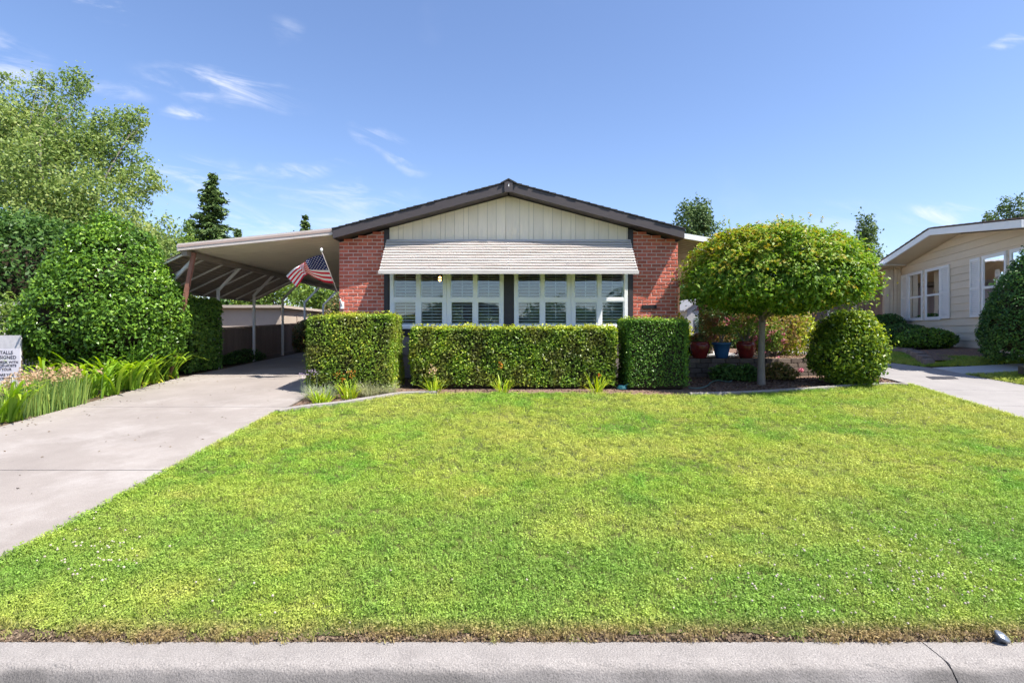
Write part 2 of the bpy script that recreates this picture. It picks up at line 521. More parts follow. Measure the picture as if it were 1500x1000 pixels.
# ------------------------------------------------------------------ ground
def ground():
    xs = sorted(set([10.65, 11.3, -600, -300, -150, -80, -50, -35, -25, -20] + [round(-16 + .5 * i, 2) for i in range(73)] + [24, 30, 40, 60, 100, 200, 400, 700]))
    ys = sorted(set([2.99] + [3 + .5 * i for i in range(39)] + [24, 28, 34, 45, 60, 90, 140, 250, 450, 900]))
    V, F = [], []
    for y in ys:
        for x in xs: V.append((x, y, G(x, y)))
    n = len(xs)
    for j in range(len(ys) - 1):
        for i in range(n - 1): F.append((j * n + i, j * n + i + 1, (j + 1) * n + i + 1, (j + 1) * n + i))
    b = MB(); b.v, b.f = V, F
    o = b.build('ground', M['soil']); tag(o, kind='structure')
    b = MB(); b.box(-600, 700, -900, -9.2, -0.5, 0.16)
    o = b.build('ground', M['rough_grass']); tag(o, kind='structure')
    b = MB(); b.box(-300, 300, -9.0, 2.30, -0.3, 0.06)
    o = b.build('road', M['asphalt']); tag(o, kind='structure')
ground()


def sheet(name, poly, off, mat, thick=0.0, kind='structure', parent=None):
    """a flat polygon laid on the ground, following its slopes"""
    bm = bmesh.new()
    vs = [bm.verts.new((p[0], p[1], 0)) for p in poly]
    bm.faces.new(vs)
    for co, no in (((0, 11.5, 0), (0, 1, 0)), ((0, 22, 0), (0, 1, 0)), ((10, 0, 0), (1, 0, 0)), ((10.65, 0, 0), (1, 0, 0)), ((11.3, 0, 0), (1, 0, 0)), ((0, 12, 0), (0, 1, 0)), ((0, 13.5, 0), (0, 1, 0)), ((0, 15, 0), (0, 1, 0)), ((0, 16.5, 0), (0, 1, 0)), ((0, 18, 0), (0, 1, 0))):
        bmesh.ops.bisect_plane(bm, geom=bm.verts[:] + bm.edges[:] + bm.faces[:], plane_co=co, plane_no=no)
    bm.normal_update()
    if sum(f.normal.z for f in bm.faces) < 0: bmesh.ops.reverse_faces(bm, faces=bm.faces[:])
    for v in bm.verts: v.co.z = G(v.co.x, v.co.y) + off
    if thick:
        r = bmesh.ops.extrude_face_region(bm, geom=bm.faces[:])
        top = [g for g in r['geom'] if isinstance(g, bmesh.types.BMVert)]
        for v in bm.verts:
            if v not in top: v.co.z -= thick
    me = bpy.data.meshes.new(name); bm.to_mesh(me); bm.free()
    me.materials.append(mat)
    o = link(name, me, parent)
    if kind: o['kind'] = kind
    return o


# kerb: two cast lengths with a joint between them, a sloping face and a gutter apron
def kerb():
    prof = [(3.00, 0.10), (3.00, 0.245), (2.86, 0.243), (2.825, 0.236), (2.80, 0.218), (2.70, 0.115), (2.66, 0.098), (2.30, 0.072), (2.30, -0.1), (3.0, -0.1)]
    root = MB().box(-60, 60, 2.32, 2.98, -0.2, 0.06).build('kerb', M['joint']); tag(root, kind='structure')
    jx = (1367 - CX) / FP * 2.92
    spans = [(-60, -8.2), (-8.19, -3.05), (-3.042, jx - 0.004), (jx + 0.004, 6.5), (6.51, 60)]
    for a, b in spans:
        n = len(prof); V = []; F = []
        nx = max(2, int((min(b, 9) - max(a, -9)) / 0.09) + 1) if b > -9 and a < 9 else 2
        xs = [a + (b - a) * i / (nx - 1) for i in range(nx)]
        for x in xs:
            for (y, z) in prof: V.append((x, y, z))
        for i in range(nx - 1):
            for k in range(n): F.append((i * n + k, i * n + (k + 1) % n, (i + 1) * n + (k + 1) % n, (i + 1) * n + k))
        F.append(tuple(range(n))); F.append(tuple((nx - 1) * n + k for k in range(n))[::-1])
        mb = MB(); mb.v, mb.f = V, F
        rk = random.Random(int(a * 10))
        mb.v = [(x, y + (rk.uniform(-.006, .006) if 2.7 < y < 2.9 else 0), z + (rk.uniform(-.003, .002) if 2.7 < y < 2.9 else 0)) for (x, y, z) in mb.v]
        mb.build('kerb_segment', M['street_kerb'], root)
    return root
kerb()

# driveway of cast slabs
DX0, DX1 = -7.02, -3.57
def driveway():
    base = sheet('driveway', [(DX0, 3.0), (DX1, 3.0), (DX1, 22.4), (DX0, 22.4)], 0.008, M['joint'])
    js = [3.0, 5.75, 8.80, 11.5, 14.3, 17.2, 20.0, 22.4]
    for a, b in zip(js[:-1], js[1:]):
        sheet('slab', [(DX0, a + .009), (DX1, a + .009), (DX1, b - .009), (DX0, b - .009)], 0.030, M['concrete'], thick=0.02, kind=None, parent=base)
driveway()

# the walk on the right and the neighbour's pale path crossing it
WL = [pg(1500, 617), pg(1440, 597), pg(1385, 580), pg(1330, 564)]
WR = [pg(1500, 566), pg(1445, 556), pg(1395, 546.5), pg(1362, 540)]
wl0 = WL[0] + (WL[0] - WL[2]) * 1.6
wr0 = WR[0] + (WR[0] - WR[2]) * 2.2
wl1 = WL[-1] + (WL[-1] - WL[0]).normalized() * 7
wr1 = WR[-1] + Vector((-0.1, 5.2, 0))
WALK = [wl0] + WL + [Vector((WL[-1].x + .25, 14.5, 0)), Vector((WL[-1].x + .35, 19.5, 0)), Vector((wr1.x, 19.5, 0))] + WR[::-1] + [wr0]
def walk():
    base = sheet('walkway', WALK, 0.006, M['joint'])
    cuts = [wl0.y, 6.9, 8.3, 9.7, 11.1, 12.6, 14.2, 16.0, 19.5]
    # slabs: the walk outline cut across its length
    bm = bmesh.new(); bm.faces.new([bm.verts.new((p[0], p[1], 0)) for p in WALK])
    for c in cuts[1:-1]:
        for d in (-.006, .006):
            bmesh.ops.bisect_plane(bm, geom=bm.verts[:] + bm.edges[:] + bm.faces[:], plane_co=(0, c + d, 0), plane_no=(0.10, 1, 0))
    polys = [[(v.co.x, v.co.y) for v in f.verts] for f in bm.faces if f.calc_area() > 0.15]
    bm.free()
    for p in polys: sheet('slab', p, 0.026, M['walk'], thick=0.018, kind=None, parent=base)
    a, b, c, d = pg(1366, 540.5), pg(1410, 549.5), pg(1500, 545), pg(1500, 534.5)
    ext = Vector((5, 0.2, 0))
    P1 = sheet('path', [a, b, c, c + ext, d + ext, d], 0.035, M['bright_walk'], thick=0.03)
walk()
put_plate = [pg(1356, 553.5), pg(1397, 554), pg(1404, 557), pg(1366, 557.5)]
mb = MB(); mb.prism([p + Vector((0, 0, 0.028)) for p in put_plate], (0, 0, 0.008))
tag(mb.build('utility_cover', surf('cast_iron', (0.035, 0.035, 0.042), (0.06, 0.06, 0.07), scale=30, rough=0.6, bump=.4)), 'flat dark utility cover plate set in the right walkway', 'utility cover')

# lawn outline
EDGE_L = [(406, 606), (420, 602.5), (450, 598), (500, 592.5), (545, 585.5), (590, 578.5)]
EDGE_M = [(640, 577.5), (760, 577), (900, 577.5), (960, 579.5), (1010, 580)]
EDGE_R = [(1060, 578.5), (1110, 576.5), (1165, 573), (1215, 569.5), (1265, 565.5), (1305, 564.5), (1330, 566)]
EL = [pg(*p) for p in EDGE_L]; EM = [pg(*p) for p in EDGE_M]; ER = [pg(*p) for p in EDGE_R]
LAWN = [Vector((DX1 + .01, 3.10, 0)), Vector((DX1 + .005, 5, 0)), Vector((DX1 + .015, 6.5, 0)), Vector((DX1 + .005, 8.0, 0))] + EL + EM + ER + \
       [p + Vector((-.03, 0, 0)) for p in WL[::-1]] + [wl0 + Vector((-.03, 0, 0)), Vector((wl0.x + .3, 3.10, 0))] + [Vector((x, 3.075 + .03 * math.sin(x * 2.3 + 1) + .022 * math.sin(x * 6.1) + .012 * math.sin(x * 15.7), 0)) for x in np.arange(8.2, -3.5, -.06)]
sheet('lawn', LAWN, 0.010, M['lawn'])
NLAWN = [WR[-1] + Vector((.05, .3, 0)), Vector((WR[-1].x + .1, 19.0, 0)), Vector((14.2, 19.0, 0)), Vector((13.6, 13.6, 0)), pg(1500, 534.5) + Vector((0, .05, 0))]
sheet('lawn', NLAWN, 0.008, M['lawn'])
NLAWN2 = [WR[0] + Vector((.04, 0, 0)), WR[1] + Vector((.04, 0, 0)), WR[2] + Vector((.04, 0, 0)), pg(1410, 549.5) + Vector((.03, -.05, 0)), pg(1500, 545) + Vector((0, -.05, 0)),
          pg(1500, 545) + Vector((5, .1, 0)), wr0 + Vector((5, 0, 0)), wr0 + Vector((.04, 0, 0))]
sheet('lawn', NLAWN2, 0.008, M['lawn'])
# planting beds
BED_L = EL + [Vector((-2.0, 11.60, 0)), Vector((DX1 + .01, 11.60, 0)), Vector((DX1 + .01, 8.7, 0))]
sheet('planting_bed', [EL[0] + Vector((.02, .1, 0))] + [p + Vector((0, .04, 0)) for p in EL[1:]] + [p + Vector((0, .02, 0)) for p in EM] + [p + Vector((0, .04, 0)) for p in ER] +
      [WL[-1] + Vector((-.05, .1, 0)), Vector((WL[-1].x + .1, 14.5, 0)), Vector((3.7, 14.5, 0)), Vector((3.7, 11.62, 0)), Vector((DX1 + .02, 11.62, 0)), Vector((DX1 + .02, 8.75, 0))], 0.006, M['mulch'])


# concrete edging strips
def edging(pts, label, w=0.11, h=0.06):
    mb = MB(); pts = [Vector((p.x, p.y, G(p.x, p.y))) for p in pts]
    # resample smoothly
    fine = []
    for i in range(len(pts) - 1):
        p0 = pts[max(i - 1, 0)]; p1 = pts[i]; p2 = pts[i + 1]; p3 = pts[min(i + 2, len(pts) - 1)]
        for k in range(6):
            t = k / 6
            fine.append(0.5 * ((2 * p1) + (p2 - p0) * t + (2 * p0 - 5 * p1 + 4 * p2 - p3) * t * t + (3 * p1 - p0 - 3 * p2 + p3) * t ** 3))
    fine.append(pts[-1])
    n = len(fine); V = []; F = []
    for i, p in enumerate(fine):
        d = (fine[min(i + 1, n - 1)] - fine[max(i - 1, 0)]); d.z = 0; d.normalize(); r = Vector((-d.y, d.x, 0))
        for (o, z) in ((-.5, -.05), (-.5, h * .8), (-.36, h), (.36, h), (.5, h * .8), (.5, -.05)): V.append(tuple(p + r * (o * w) + Vector((0, 0, z))))
    for i in range(n - 1):
        for k in range(5): F.append((i * 6 + k, (i + 1) * 6 + k, (i + 1) * 6 + k + 1, i * 6 + k + 1))
    F += [tuple(range(6))[::-1], tuple((n - 1) * 6 + k for k in range(6))]
    mb.v, mb.f = V, F
    return tag(mb.build('garden_edging', M['kerb']), label, 'edging', 'concrete edging strips of the planting beds')
edging(EL + [EM[0]], 'pale concrete edging strip curving in front of the left hedge from the driveway')
edging([EM[-1]] + ER, 'concrete edging strip curving between the lawn and the maple tree bed')


# ------------------------------------------------------------------ grass
def in_poly(P, poly):
    x, y = P[:, 0], P[:, 1]; c = np.zeros(len(P), bool); j = len(poly) - 1
    for i in range(len(poly)):
        xi, yi, xj, yj = poly[i][0], poly[i][1], poly[j][0], poly[j][1]
        if abs(yj - yi) > 1e-9:
            c ^= ((yi > y) != (yj > y)) & (x < (xj - xi) * (y - yi) / (yj - yi) + xi)
        j = i
    return c


def grass_mat():
    m, nt, b, out = new_mat('grass_blade')
    N, L = nt.nodes.new, nt.links.new
    at_ = N('ShaderNodeAttribute'); at_.attribute_name = 'lv'
    g = N('ShaderNodeNewGeometry')
    def noise(scale, lo, hi, detail=4, off=0.0):
        mp = N('ShaderNodeMapping'); mp.inputs['Location'].default_value = (off, off * .7, 0); mp.inputs['Scale'].default_value = (1, 1, 0.05)
        L(g.outputs['Position'], mp.inputs['Vector'])
        n = N('ShaderNodeTexNoise'); n.inputs['Scale'].default_value = scale; n.inputs['Detail'].default_value = detail
        n.inputs['Roughness'].default_value = 0.6
        L(mp.outputs[0], n.inputs['Vector'])
        r = N('ShaderNodeMapRange'); r.interpolation_type = 'SMOOTHSTEP'
        r.inputs['From Min'].default_value = lo; r.inputs['From Max'].default_value = hi
        L(n.outputs['Fac'], r.inputs['Value'])
        return r.outputs[0]
    def mix(f, a, bcol):
        mx = N('ShaderNodeMix'); mx.data_type = 'RGBA'
        L(f, mx.inputs['Factor'])
        if isinstance(a, tuple): mx.inputs['A'].default_value = rgba(a)
        else: L(a, mx.inputs['A'])
        if isinstance(bcol, tuple): mx.inputs['B'].default_value = rgba(bcol)
        else: L(bcol, mx.inputs['B'])
        return mx.outputs['Result']
    def mul(a, k):
        q = N('ShaderNodeMath'); q.operation = 'MULTIPLY'; L(a, q.inputs[0])
        if isinstance(k, float): q.inputs[1].default_value = k
        else: L(k, q.inputs[1])
        return q.outputs[0]
    c = mix(noise(0.9, 0.34, 0.62), (0.305, 0.485, 0.060), (0.405, 0.510, 0.070))   # fresh to yellowing patches
    c = mix(mul(noise(1.7, 0.50, 0.74, off=9.0), 0.6), c, (0.58, 0.52, 0.14))       # straw
    c = mix(mul(noise(1.3, 0.50, 0.62, off=23.0), 0.7), c, (0.18, 0.40, 0.045))   # deep green clover patches
    # lusher turf towards the street and the sides, paler in the middle
    px_ = N('ShaderNodeSeparateXYZ'); L(g.outputs['Position'], px_.inputs[0])
    ry = N('ShaderNodeMapRange'); ry.interpolation_type = 'SMOOTHSTEP'; ry.inputs['From Min'].default_value = 5.9; ry.inputs['From Max'].default_value = 3.9
    L(px_.outputs['Y'], ry.inputs['Value'])
    lush = N('ShaderNodeMath'); lush.operation = 'MULTIPLY_ADD'; L(noise(0.7, 0.36, 0.60, off=31.0), lush.inputs[0]); lush.inputs[1].default_value = .66; lush.inputs[2].default_value = .18
    LUSH = mul(ry.outputs[0], lush.outputs[0])
    c = mix(mul(noise(0.42, 0.40, 0.60, off=51.0), 0.6), c, (0.60, 0.59, 0.13))
    c = mix(LUSH, c, (0.205, 0.385, 0.060))
    c = mix(mul(noise(4.2, 0.52, 0.70, off=71.0), 0.35), c, (0.15, 0.30, 0.04))
    # dead turf along the kerb
    sp = N('ShaderNodeSeparateXYZ'); L(g.outputs['Position'], sp.inputs[0])
    r = N('ShaderNodeMapRange'); r.interpolation_type = 'SMOOTHSTEP'
    r.inputs['From Min'].default_value = 3.24; r.inputs['From Max'].default_value = 3.02
    L(sp.outputs['Y'], r.inputs['Value'])
    c = mix(mul(r.outputs[0], noise(2.6, 0.30, 0.52, off=4.0)), c, (0.34, 0.25, 0.11))
    oi = N('ShaderNodeObjectInfo')
    r2 = N('ShaderNodeMapRange'); r2.inputs['To Min'].default_value = 0.72; r2.inputs['To Max'].default_value = 1.25
    L(oi.outputs['Random'], r2.inputs['Value'])
    r3 = N('ShaderNodeMapRange'); r3.inputs['To Min'].default_value = 0.68; r3.inputs['To Max'].default_value = 1.3
    L(at_.outputs['Fac'], r3.inputs['Value'])
    hs = N('ShaderNodeHueSaturation'); L(c, hs.inputs['Color']); L(mul(r2.outputs[0], r3.outputs[0]), hs.inputs['Value'])
    c = hs.outputs[0]
    L(c, b.inputs['Base Color']); b.inputs['Roughness'].default_value = 0.5; b.inputs['Specular IOR Level'].default_value = 0.3
    tr = N('ShaderNodeBsdfTranslucent'); L(c, tr.inputs['Color'])
    ms = N('ShaderNodeMixShader'); ms.inputs[0].default_value = 0.35
    L(b.outputs[0], ms.inputs[1]); L(tr.outputs[0], ms.inputs[2]); L(ms.outputs[0], out.inputs[0])
    return m


def lawn_grass():
    gm = grass_mat()
    src = bpy.data.collections.new('grass_tufts')
    rg = np.random.default_rng(11)
    for k in range(7):
        n = 20
        a = rg.uniform(0, 6.28, n); rr = np.sqrt(rg.uniform(0, 1, n)) * 0.042
        base = np.stack([np.cos(a) * rr, np.sin(a) * rr, np.full(n, -0.004)], 1)
        V, F, t = blade_arrays(base, rg.uniform(0, 6.28, n), rg.uniform(0.018, 0.042, n), rg.uniform(0.05, 0.85, n), rg.uniform(0.2, 1.3, n),
                               rg.uniform(0.0028, 0.0054, n), seg=2, taper=0.6)
        val = np.repeat(rg.uniform(0.15, 0.85, n), 6) * 0.75 + t * 0.3
        if k < 4:          # some tufts carry clover leaflets
            m_ = 9; a = rg.uniform(0, 6.28, m_); rr = np.sqrt(rg.uniform(0, 1, m_)) * .045
            LP = np.stack([np.cos(a) * rr, np.sin(a) * rr, rg.uniform(.014, .032, m_)], 1)
            V2, F2 = leaf_arrays(LP, np.tile([0, 0, 1.0], (m_, 1)), np.full(m_, .0135), rg, aspect=.9, jitter=.35, upb=.6)
            F = np.concatenate([F, F2 + len(V)]); V = np.concatenate([V, V2]); val = np.concatenate([val, np.repeat(rg.uniform(.1, .8, m_), 4)])
        o = bpy.data.objects.new('grass_tuft', np_mesh('grass_tuft', V, F, gm, {'lv': val}))
        src.objects.link(o)
    pts = []
    bands = [(3.0, 4.2, 1500), (4.2, 5.6, 1050), (5.6, 7.4, 650), (7.4, 11.4, 420)]
    lawn = [(p[0], p[1] if p[1] > 3.2 else 2.985) for p in LAWN]
    for y0, y1, dens in bands:
        hw = y1 * 0.98
        x0, x1 = max(-3.7, -hw), min(9.5, hw)
        n = int((x1 - x0) * (y1 - y0) * dens)
        P = np.stack([rg.uniform(x0, x1, n), rg.uniform(y0, y1, n)], 1)
        P = P[in_poly(P, lawn)]
        # thin, broken fringe along the kerb
        fringe = P[:, 1] < 3.14
        keep = ~fringe | (np.sin(P[:, 0] * 3.1 + 1.0) + np.sin(P[:, 0] * 7.7) + rg.normal(size=len(P)) * 0.9 + (P[:, 1] - 3.0) * 24 > .55)
        P = P[keep]
        s = 0.82 + (P[:, 1] - 3) * 0.055
        pts.append(np.column_stack([P, s]))
    for poly in (NLAWN, NLAWN2):
        n = 16000
        pl = [(p[0], p[1]) for p in poly]
        lo = np.min(pl, 0); hi = np.max(pl, 0)
        hi = np.minimum(hi, (15, 20))
        P = rg.uniform(lo, hi, size=(n, 2))
        P = P[in_poly(P, pl)]
        pts.append(np.column_stack([P, np.full(len(P), 1.35)]))
    # tufts leaning over the driveway and walk edges
    for (a, b, n) in ((Vector((DX1, 3, 0)), Vector((DX1, 8.5, 0)), 900), (WL[0], WL[-1], 420)):
        t = rg.uniform(0, 1, n)
        P = np.array(a)[None, :2] * (1 - t[:, None]) + np.array(b)[None, :2] * t[:, None] + rg.normal(size=(n, 2)) * np.array([0.018, 0.01])
        pts.append(np.column_stack([P, np.full(n, 1.15)]))
    A = np.concatenate(pts)
    Z = np.array([G(x, y) for x, y in A[:, :2]]) + 0.012
    n = len(A)
    me = bpy.data.meshes.new('lawn_grass')
    me.vertices.add(n); me.vertices.foreach_set('co', np.column_stack([A[:, :2], Z]).astype(np.float32).ravel())
    rot = np.column_stack([rg.normal(size=n) * 0.18, rg.normal(size=n) * 0.18, rg.uniform(0, 6.28, n)]).astype(np.float32)
    a = me.attributes.new('rot', 'FLOAT_VECTOR', 'POINT'); a.data.foreach_set('vector', rot.ravel())
    a = me.attributes.new('scl', 'FLOAT', 'POINT'); a.data.foreach_set('value', (A[:, 2] * rg.uniform(0.7, 1.3, n)).astype(np.float32))
    a = me.attributes.new('pick', 'INT', 'POINT'); a.data.foreach_set('value', rg.integers(0, 7, n).astype(np.int32))
    me.update()
    o = link('lawn_grass', me)
    tag(o, 'short sunlit lawn grass with yellowing patches in front of the house', 'grass', kind='stuff')
    ng = bpy.data.node_groups.new('scatter_grass', 'GeometryNodeTree')
    ng.interface.new_socket('Geometry', in_out='INPUT', socket_type='NodeSocketGeometry')
    ng.interface.new_socket('Geometry', in_out='OUTPUT', socket_type='NodeSocketGeometry')
    N, L = ng.nodes.new, ng.links.new
    gi, go = N('NodeGroupInput'), N('NodeGroupOutput')
    ci = N('GeometryNodeCollectionInfo'); ci.inputs['Collection'].default_value = src
    ci.inputs['Separate Children'].default_value = True; ci.inputs['Reset Children'].default_value = True
    ip = N('GeometryNodeInstanceOnPoints'); ip.inputs['Pick Instance'].default_value = True
    def attr(nm, ty):
        q = N('GeometryNodeInputNamedAttribute'); q.data_type = ty; q.inputs['Name'].default_value = nm
        return q.outputs['Attribute']
    L(gi.outputs[0], ip.inputs['Points']); L(ci.outputs[0], ip.inputs['Instance'])
    L(attr('pick', 'INT'), ip.inputs['Instance Index']); L(attr('rot', 'FLOAT_VECTOR'), ip.inputs['Rotation']); L(attr('scl', 'FLOAT'), ip.inputs['Scale'])
    L(ip.outputs[0], go.inputs[0])
    o.modifiers.new('scatter', 'NODES').node_group = ng
    # clover heads
    rg = np.random.default_rng(3)
    mb = MB()
    spots = []
    for (cx, cy, sx, sy, n) in ((1360, 830, 90, 40, 120), (1250, 880, 110, 35, 60), (140, 815, 42, 24, 60), (300, 870, 120, 40, 14), (1120, 840, 90, 40, 22), (660, 600, 200, 20, 8), (900, 760, 300, 80, 20), (1300, 600, 60, 14, 26)):
        for _ in range(n):
            px, py = rg.normal() * sx + cx, rg.normal() * sy + cy
            if 0 < py < 932 and -40 < px < 1540: spots.append((px, py))
    for px, py in spots:
        p = pg(px, py)
        if not in_poly(np.array([[p.x, p.y]]), lawn)[0]: continue
        h = rg.uniform(0.045, 0.07); r = rg.uniform(0.0045, 0.0085)
        c = (p.x, p.y, p.z + h)
        mb.lathe(c, [(r * .3, -r * .8), (r * .95, -r * .3), (r, r * .2), (r * .65, r * .7), (r * .2, r * .95)], 6)
    o = mb.build('clover_flowers', surf('clover', (0.52, 0.47, 0.40), (0.36, 0.30, 0.22), scale=60, rough=.9))
    tag(o, 'small white clover heads scattered over the lawn', 'flowers', kind='stuff')
lawn_grass()


def debris():
    """bark chips and dry leaves lying on the beds"""
    rg = np.random.default_rng(8)
    P = []
    for (x0, x1, y0, y1, n) in ((3.6, 8.2, 10.05, 11.9, 3200), (-3.5, -1.9, 8.8, 10.8, 700), (-1.9, 3.6, 10.05, 11.5, 900), (3.9, 7.6, 12.1, 14.2, 0)):
        P.append(np.stack([rg.uniform(x0, x1, n), rg.uniform(y0, y1, n)], 1))
    P = np.concatenate(P)
    P = P[~in_poly(P, [(p[0], p[1]) for p in LAWN])]
    Z = np.array([G(x, y) + 0.012 for x, y in P])
    me = leaf_mesh('bark_chips', np.column_stack([P, Z]), np.tile([0, 0, 1.0], (len(P), 1)), np.full(len(P), 0.055), leafm('bark_chip', [(0.05, 0.03, 0.022), (0.14, 0.085, 0.06), (0.33, 0.23, 0.16)], trans=0.0, rough=.9, spec=.1), rg, jitter=0.35, aspect=0.5)
    tag(link('bark_chips', me), 'bark chips and dry leaves strewn over the planting beds', 'mulch', kind='stuff')
debris()


def kerb_strip():
    rg = np.random.default_rng(17); n = 5200
    P = np.column_stack([rg.uniform(-3.4, 4.2, n), 2.995 + np.abs(rg.normal(size=n)) * .05])
    Z = np.array([G(x, y) for x, y in P]) + rg.uniform(0, .018, n)
    me = leaf_mesh('soil_crumbs', np.column_stack([P, Z]), np.tile([0, 0, 1.0], (n, 1)), np.full(n, .022), leafm('crumb', [(0.05, 0.035, 0.025), (0.12, 0.085, 0.06), (0.24, 0.175, 0.12), (0.42, 0.33, 0.19)], trans=0.0, rough=.95, spec=.05), rg, jitter=.8, aspect=.5)
    tag(link('soil_crumbs', me), 'crumbs of soil and dry turf along the kerb', 'soil', kind='stuff')
kerb_strip()


def drive_litter():
    rg = np.random.default_rng(27); n = 170
    x = np.where(rg.uniform(size=n) < .6, DX0 + np.abs(rg.normal(size=n)) * .25, rg.uniform(DX0, DX1, n))
    P = np.column_stack([x, rg.uniform(4, 13, n)]); P = P[P[:, 0] < DX1 - .02]
    Z = np.array([G(a, b) for a, b in P]) + .036
    me = leaf_mesh('leaf_litter', np.column_stack([P, Z]), np.tile([0, 0, 1.0], (len(P), 1)), np.full(len(P), .035), leafm('litter', [(0.06, 0.04, 0.025), (0.16, 0.11, 0.06), (0.30, 0.22, 0.12)], trans=.05, rough=.9, spec=.05), rg, jitter=.25)
    tag(link('leaf_litter', me), 'dry leaf litter scattered on the driveway', 'litter', kind='stuff')
drive_litter()

# ------------------------------------------------------------------ the brick-fronted house
YF = 11.68; HW = 3.62; GB = 0.93
M['brick'] = surf('brick', (0.60, 0.165, 0.105), (0.47, 0.115, 0.08), scale=9, rough=0.88, spec=0.15, bump=0.7, bscale=70, rand=0.22, stain=(0.60, 0.27, 0.20), sscale=14, samt=0.5)
M['mortar'] = surf('mortar', (0.70, 0.49, 0.42), (0.60, 0.41, 0.35), scale=14, rough=0.95, spec=0.1, bump=0.6, bscale=90)
M['dark_trim'] = surf('dark_trim', (0.038, 0.033, 0.036), (0.050, 0.044, 0.046), scale=6, rough=0.55, spec=0.35, bump=0.1)
M['fascia'] = surf('fascia_paint', (0.075, 0.062, 0.064), (0.060, 0.050, 0.052), scale=4, rough=0.6, spec=0.35, bump=0.15, bscale=40, stretch=(1, 1, 6))
M['shingle'] = surf('shingle', (0.035, 0.034, 0.036), (0.06, 0.057, 0.057), scale=30, rough=0.9, spec=0.15, bump=0.8, bscale=120, rand=0.25)
M['siding'] = surf('cream_siding', (0.86, 0.74, 0.575), (0.80, 0.685, 0.53), scale=2.5, rough=0.65, spec=0.3, rand=0.05, bump=0.12, bscale=30, stretch=(5, 5, .6), stain=(0.66, 0.57, 0.45), sscale=3, samt=.35)
M['groove'] = surf('siding_groove', (0.50, 0.43, 0.34), rough=0.8)
M['white'] = surf('white_vinyl', (0.88, 0.875, 0.86), (0.84, 0.835, 0.82), scale=3, rough=0.4, spec=0.4)
M['awning'] = surf('awning_enamel', (0.56, 0.52, 0.485), (0.50, 0.455, 0.42), scale=1.4, rough=0.45, spec=0.45, stretch=(.6, 4, 4), stain=(0.36, 0.30, 0.255), sscale=2.2, samt=0.7)
M['skirt'] = surf('skirting', (0.34, 0.295, 0.28), (0.30, 0.262, 0.25), scale=3, rough=0.7, spec=0.3, bump=.1)
M['slat'] = surf('shutter_slat', (0.86, 0.85, 0.82), (0.82, 0.81, 0.78), rough=0.45)
M['inside'] = surf('inside_wall', (0.32, 0.29, 0.25), (0.28, 0.25, 0.22), rough=0.8)
M['glass'] = glass_mat('window_glass', base=0.035, ior_mult=1.3)
M['black'] = surf('black_metal', (0.02, 0.02, 0.022), (0.03, 0.03, 0.03), rough=0.5)


def roof_under(x): return 4.845 - 0.268 * abs(x)      # underside of the rake board


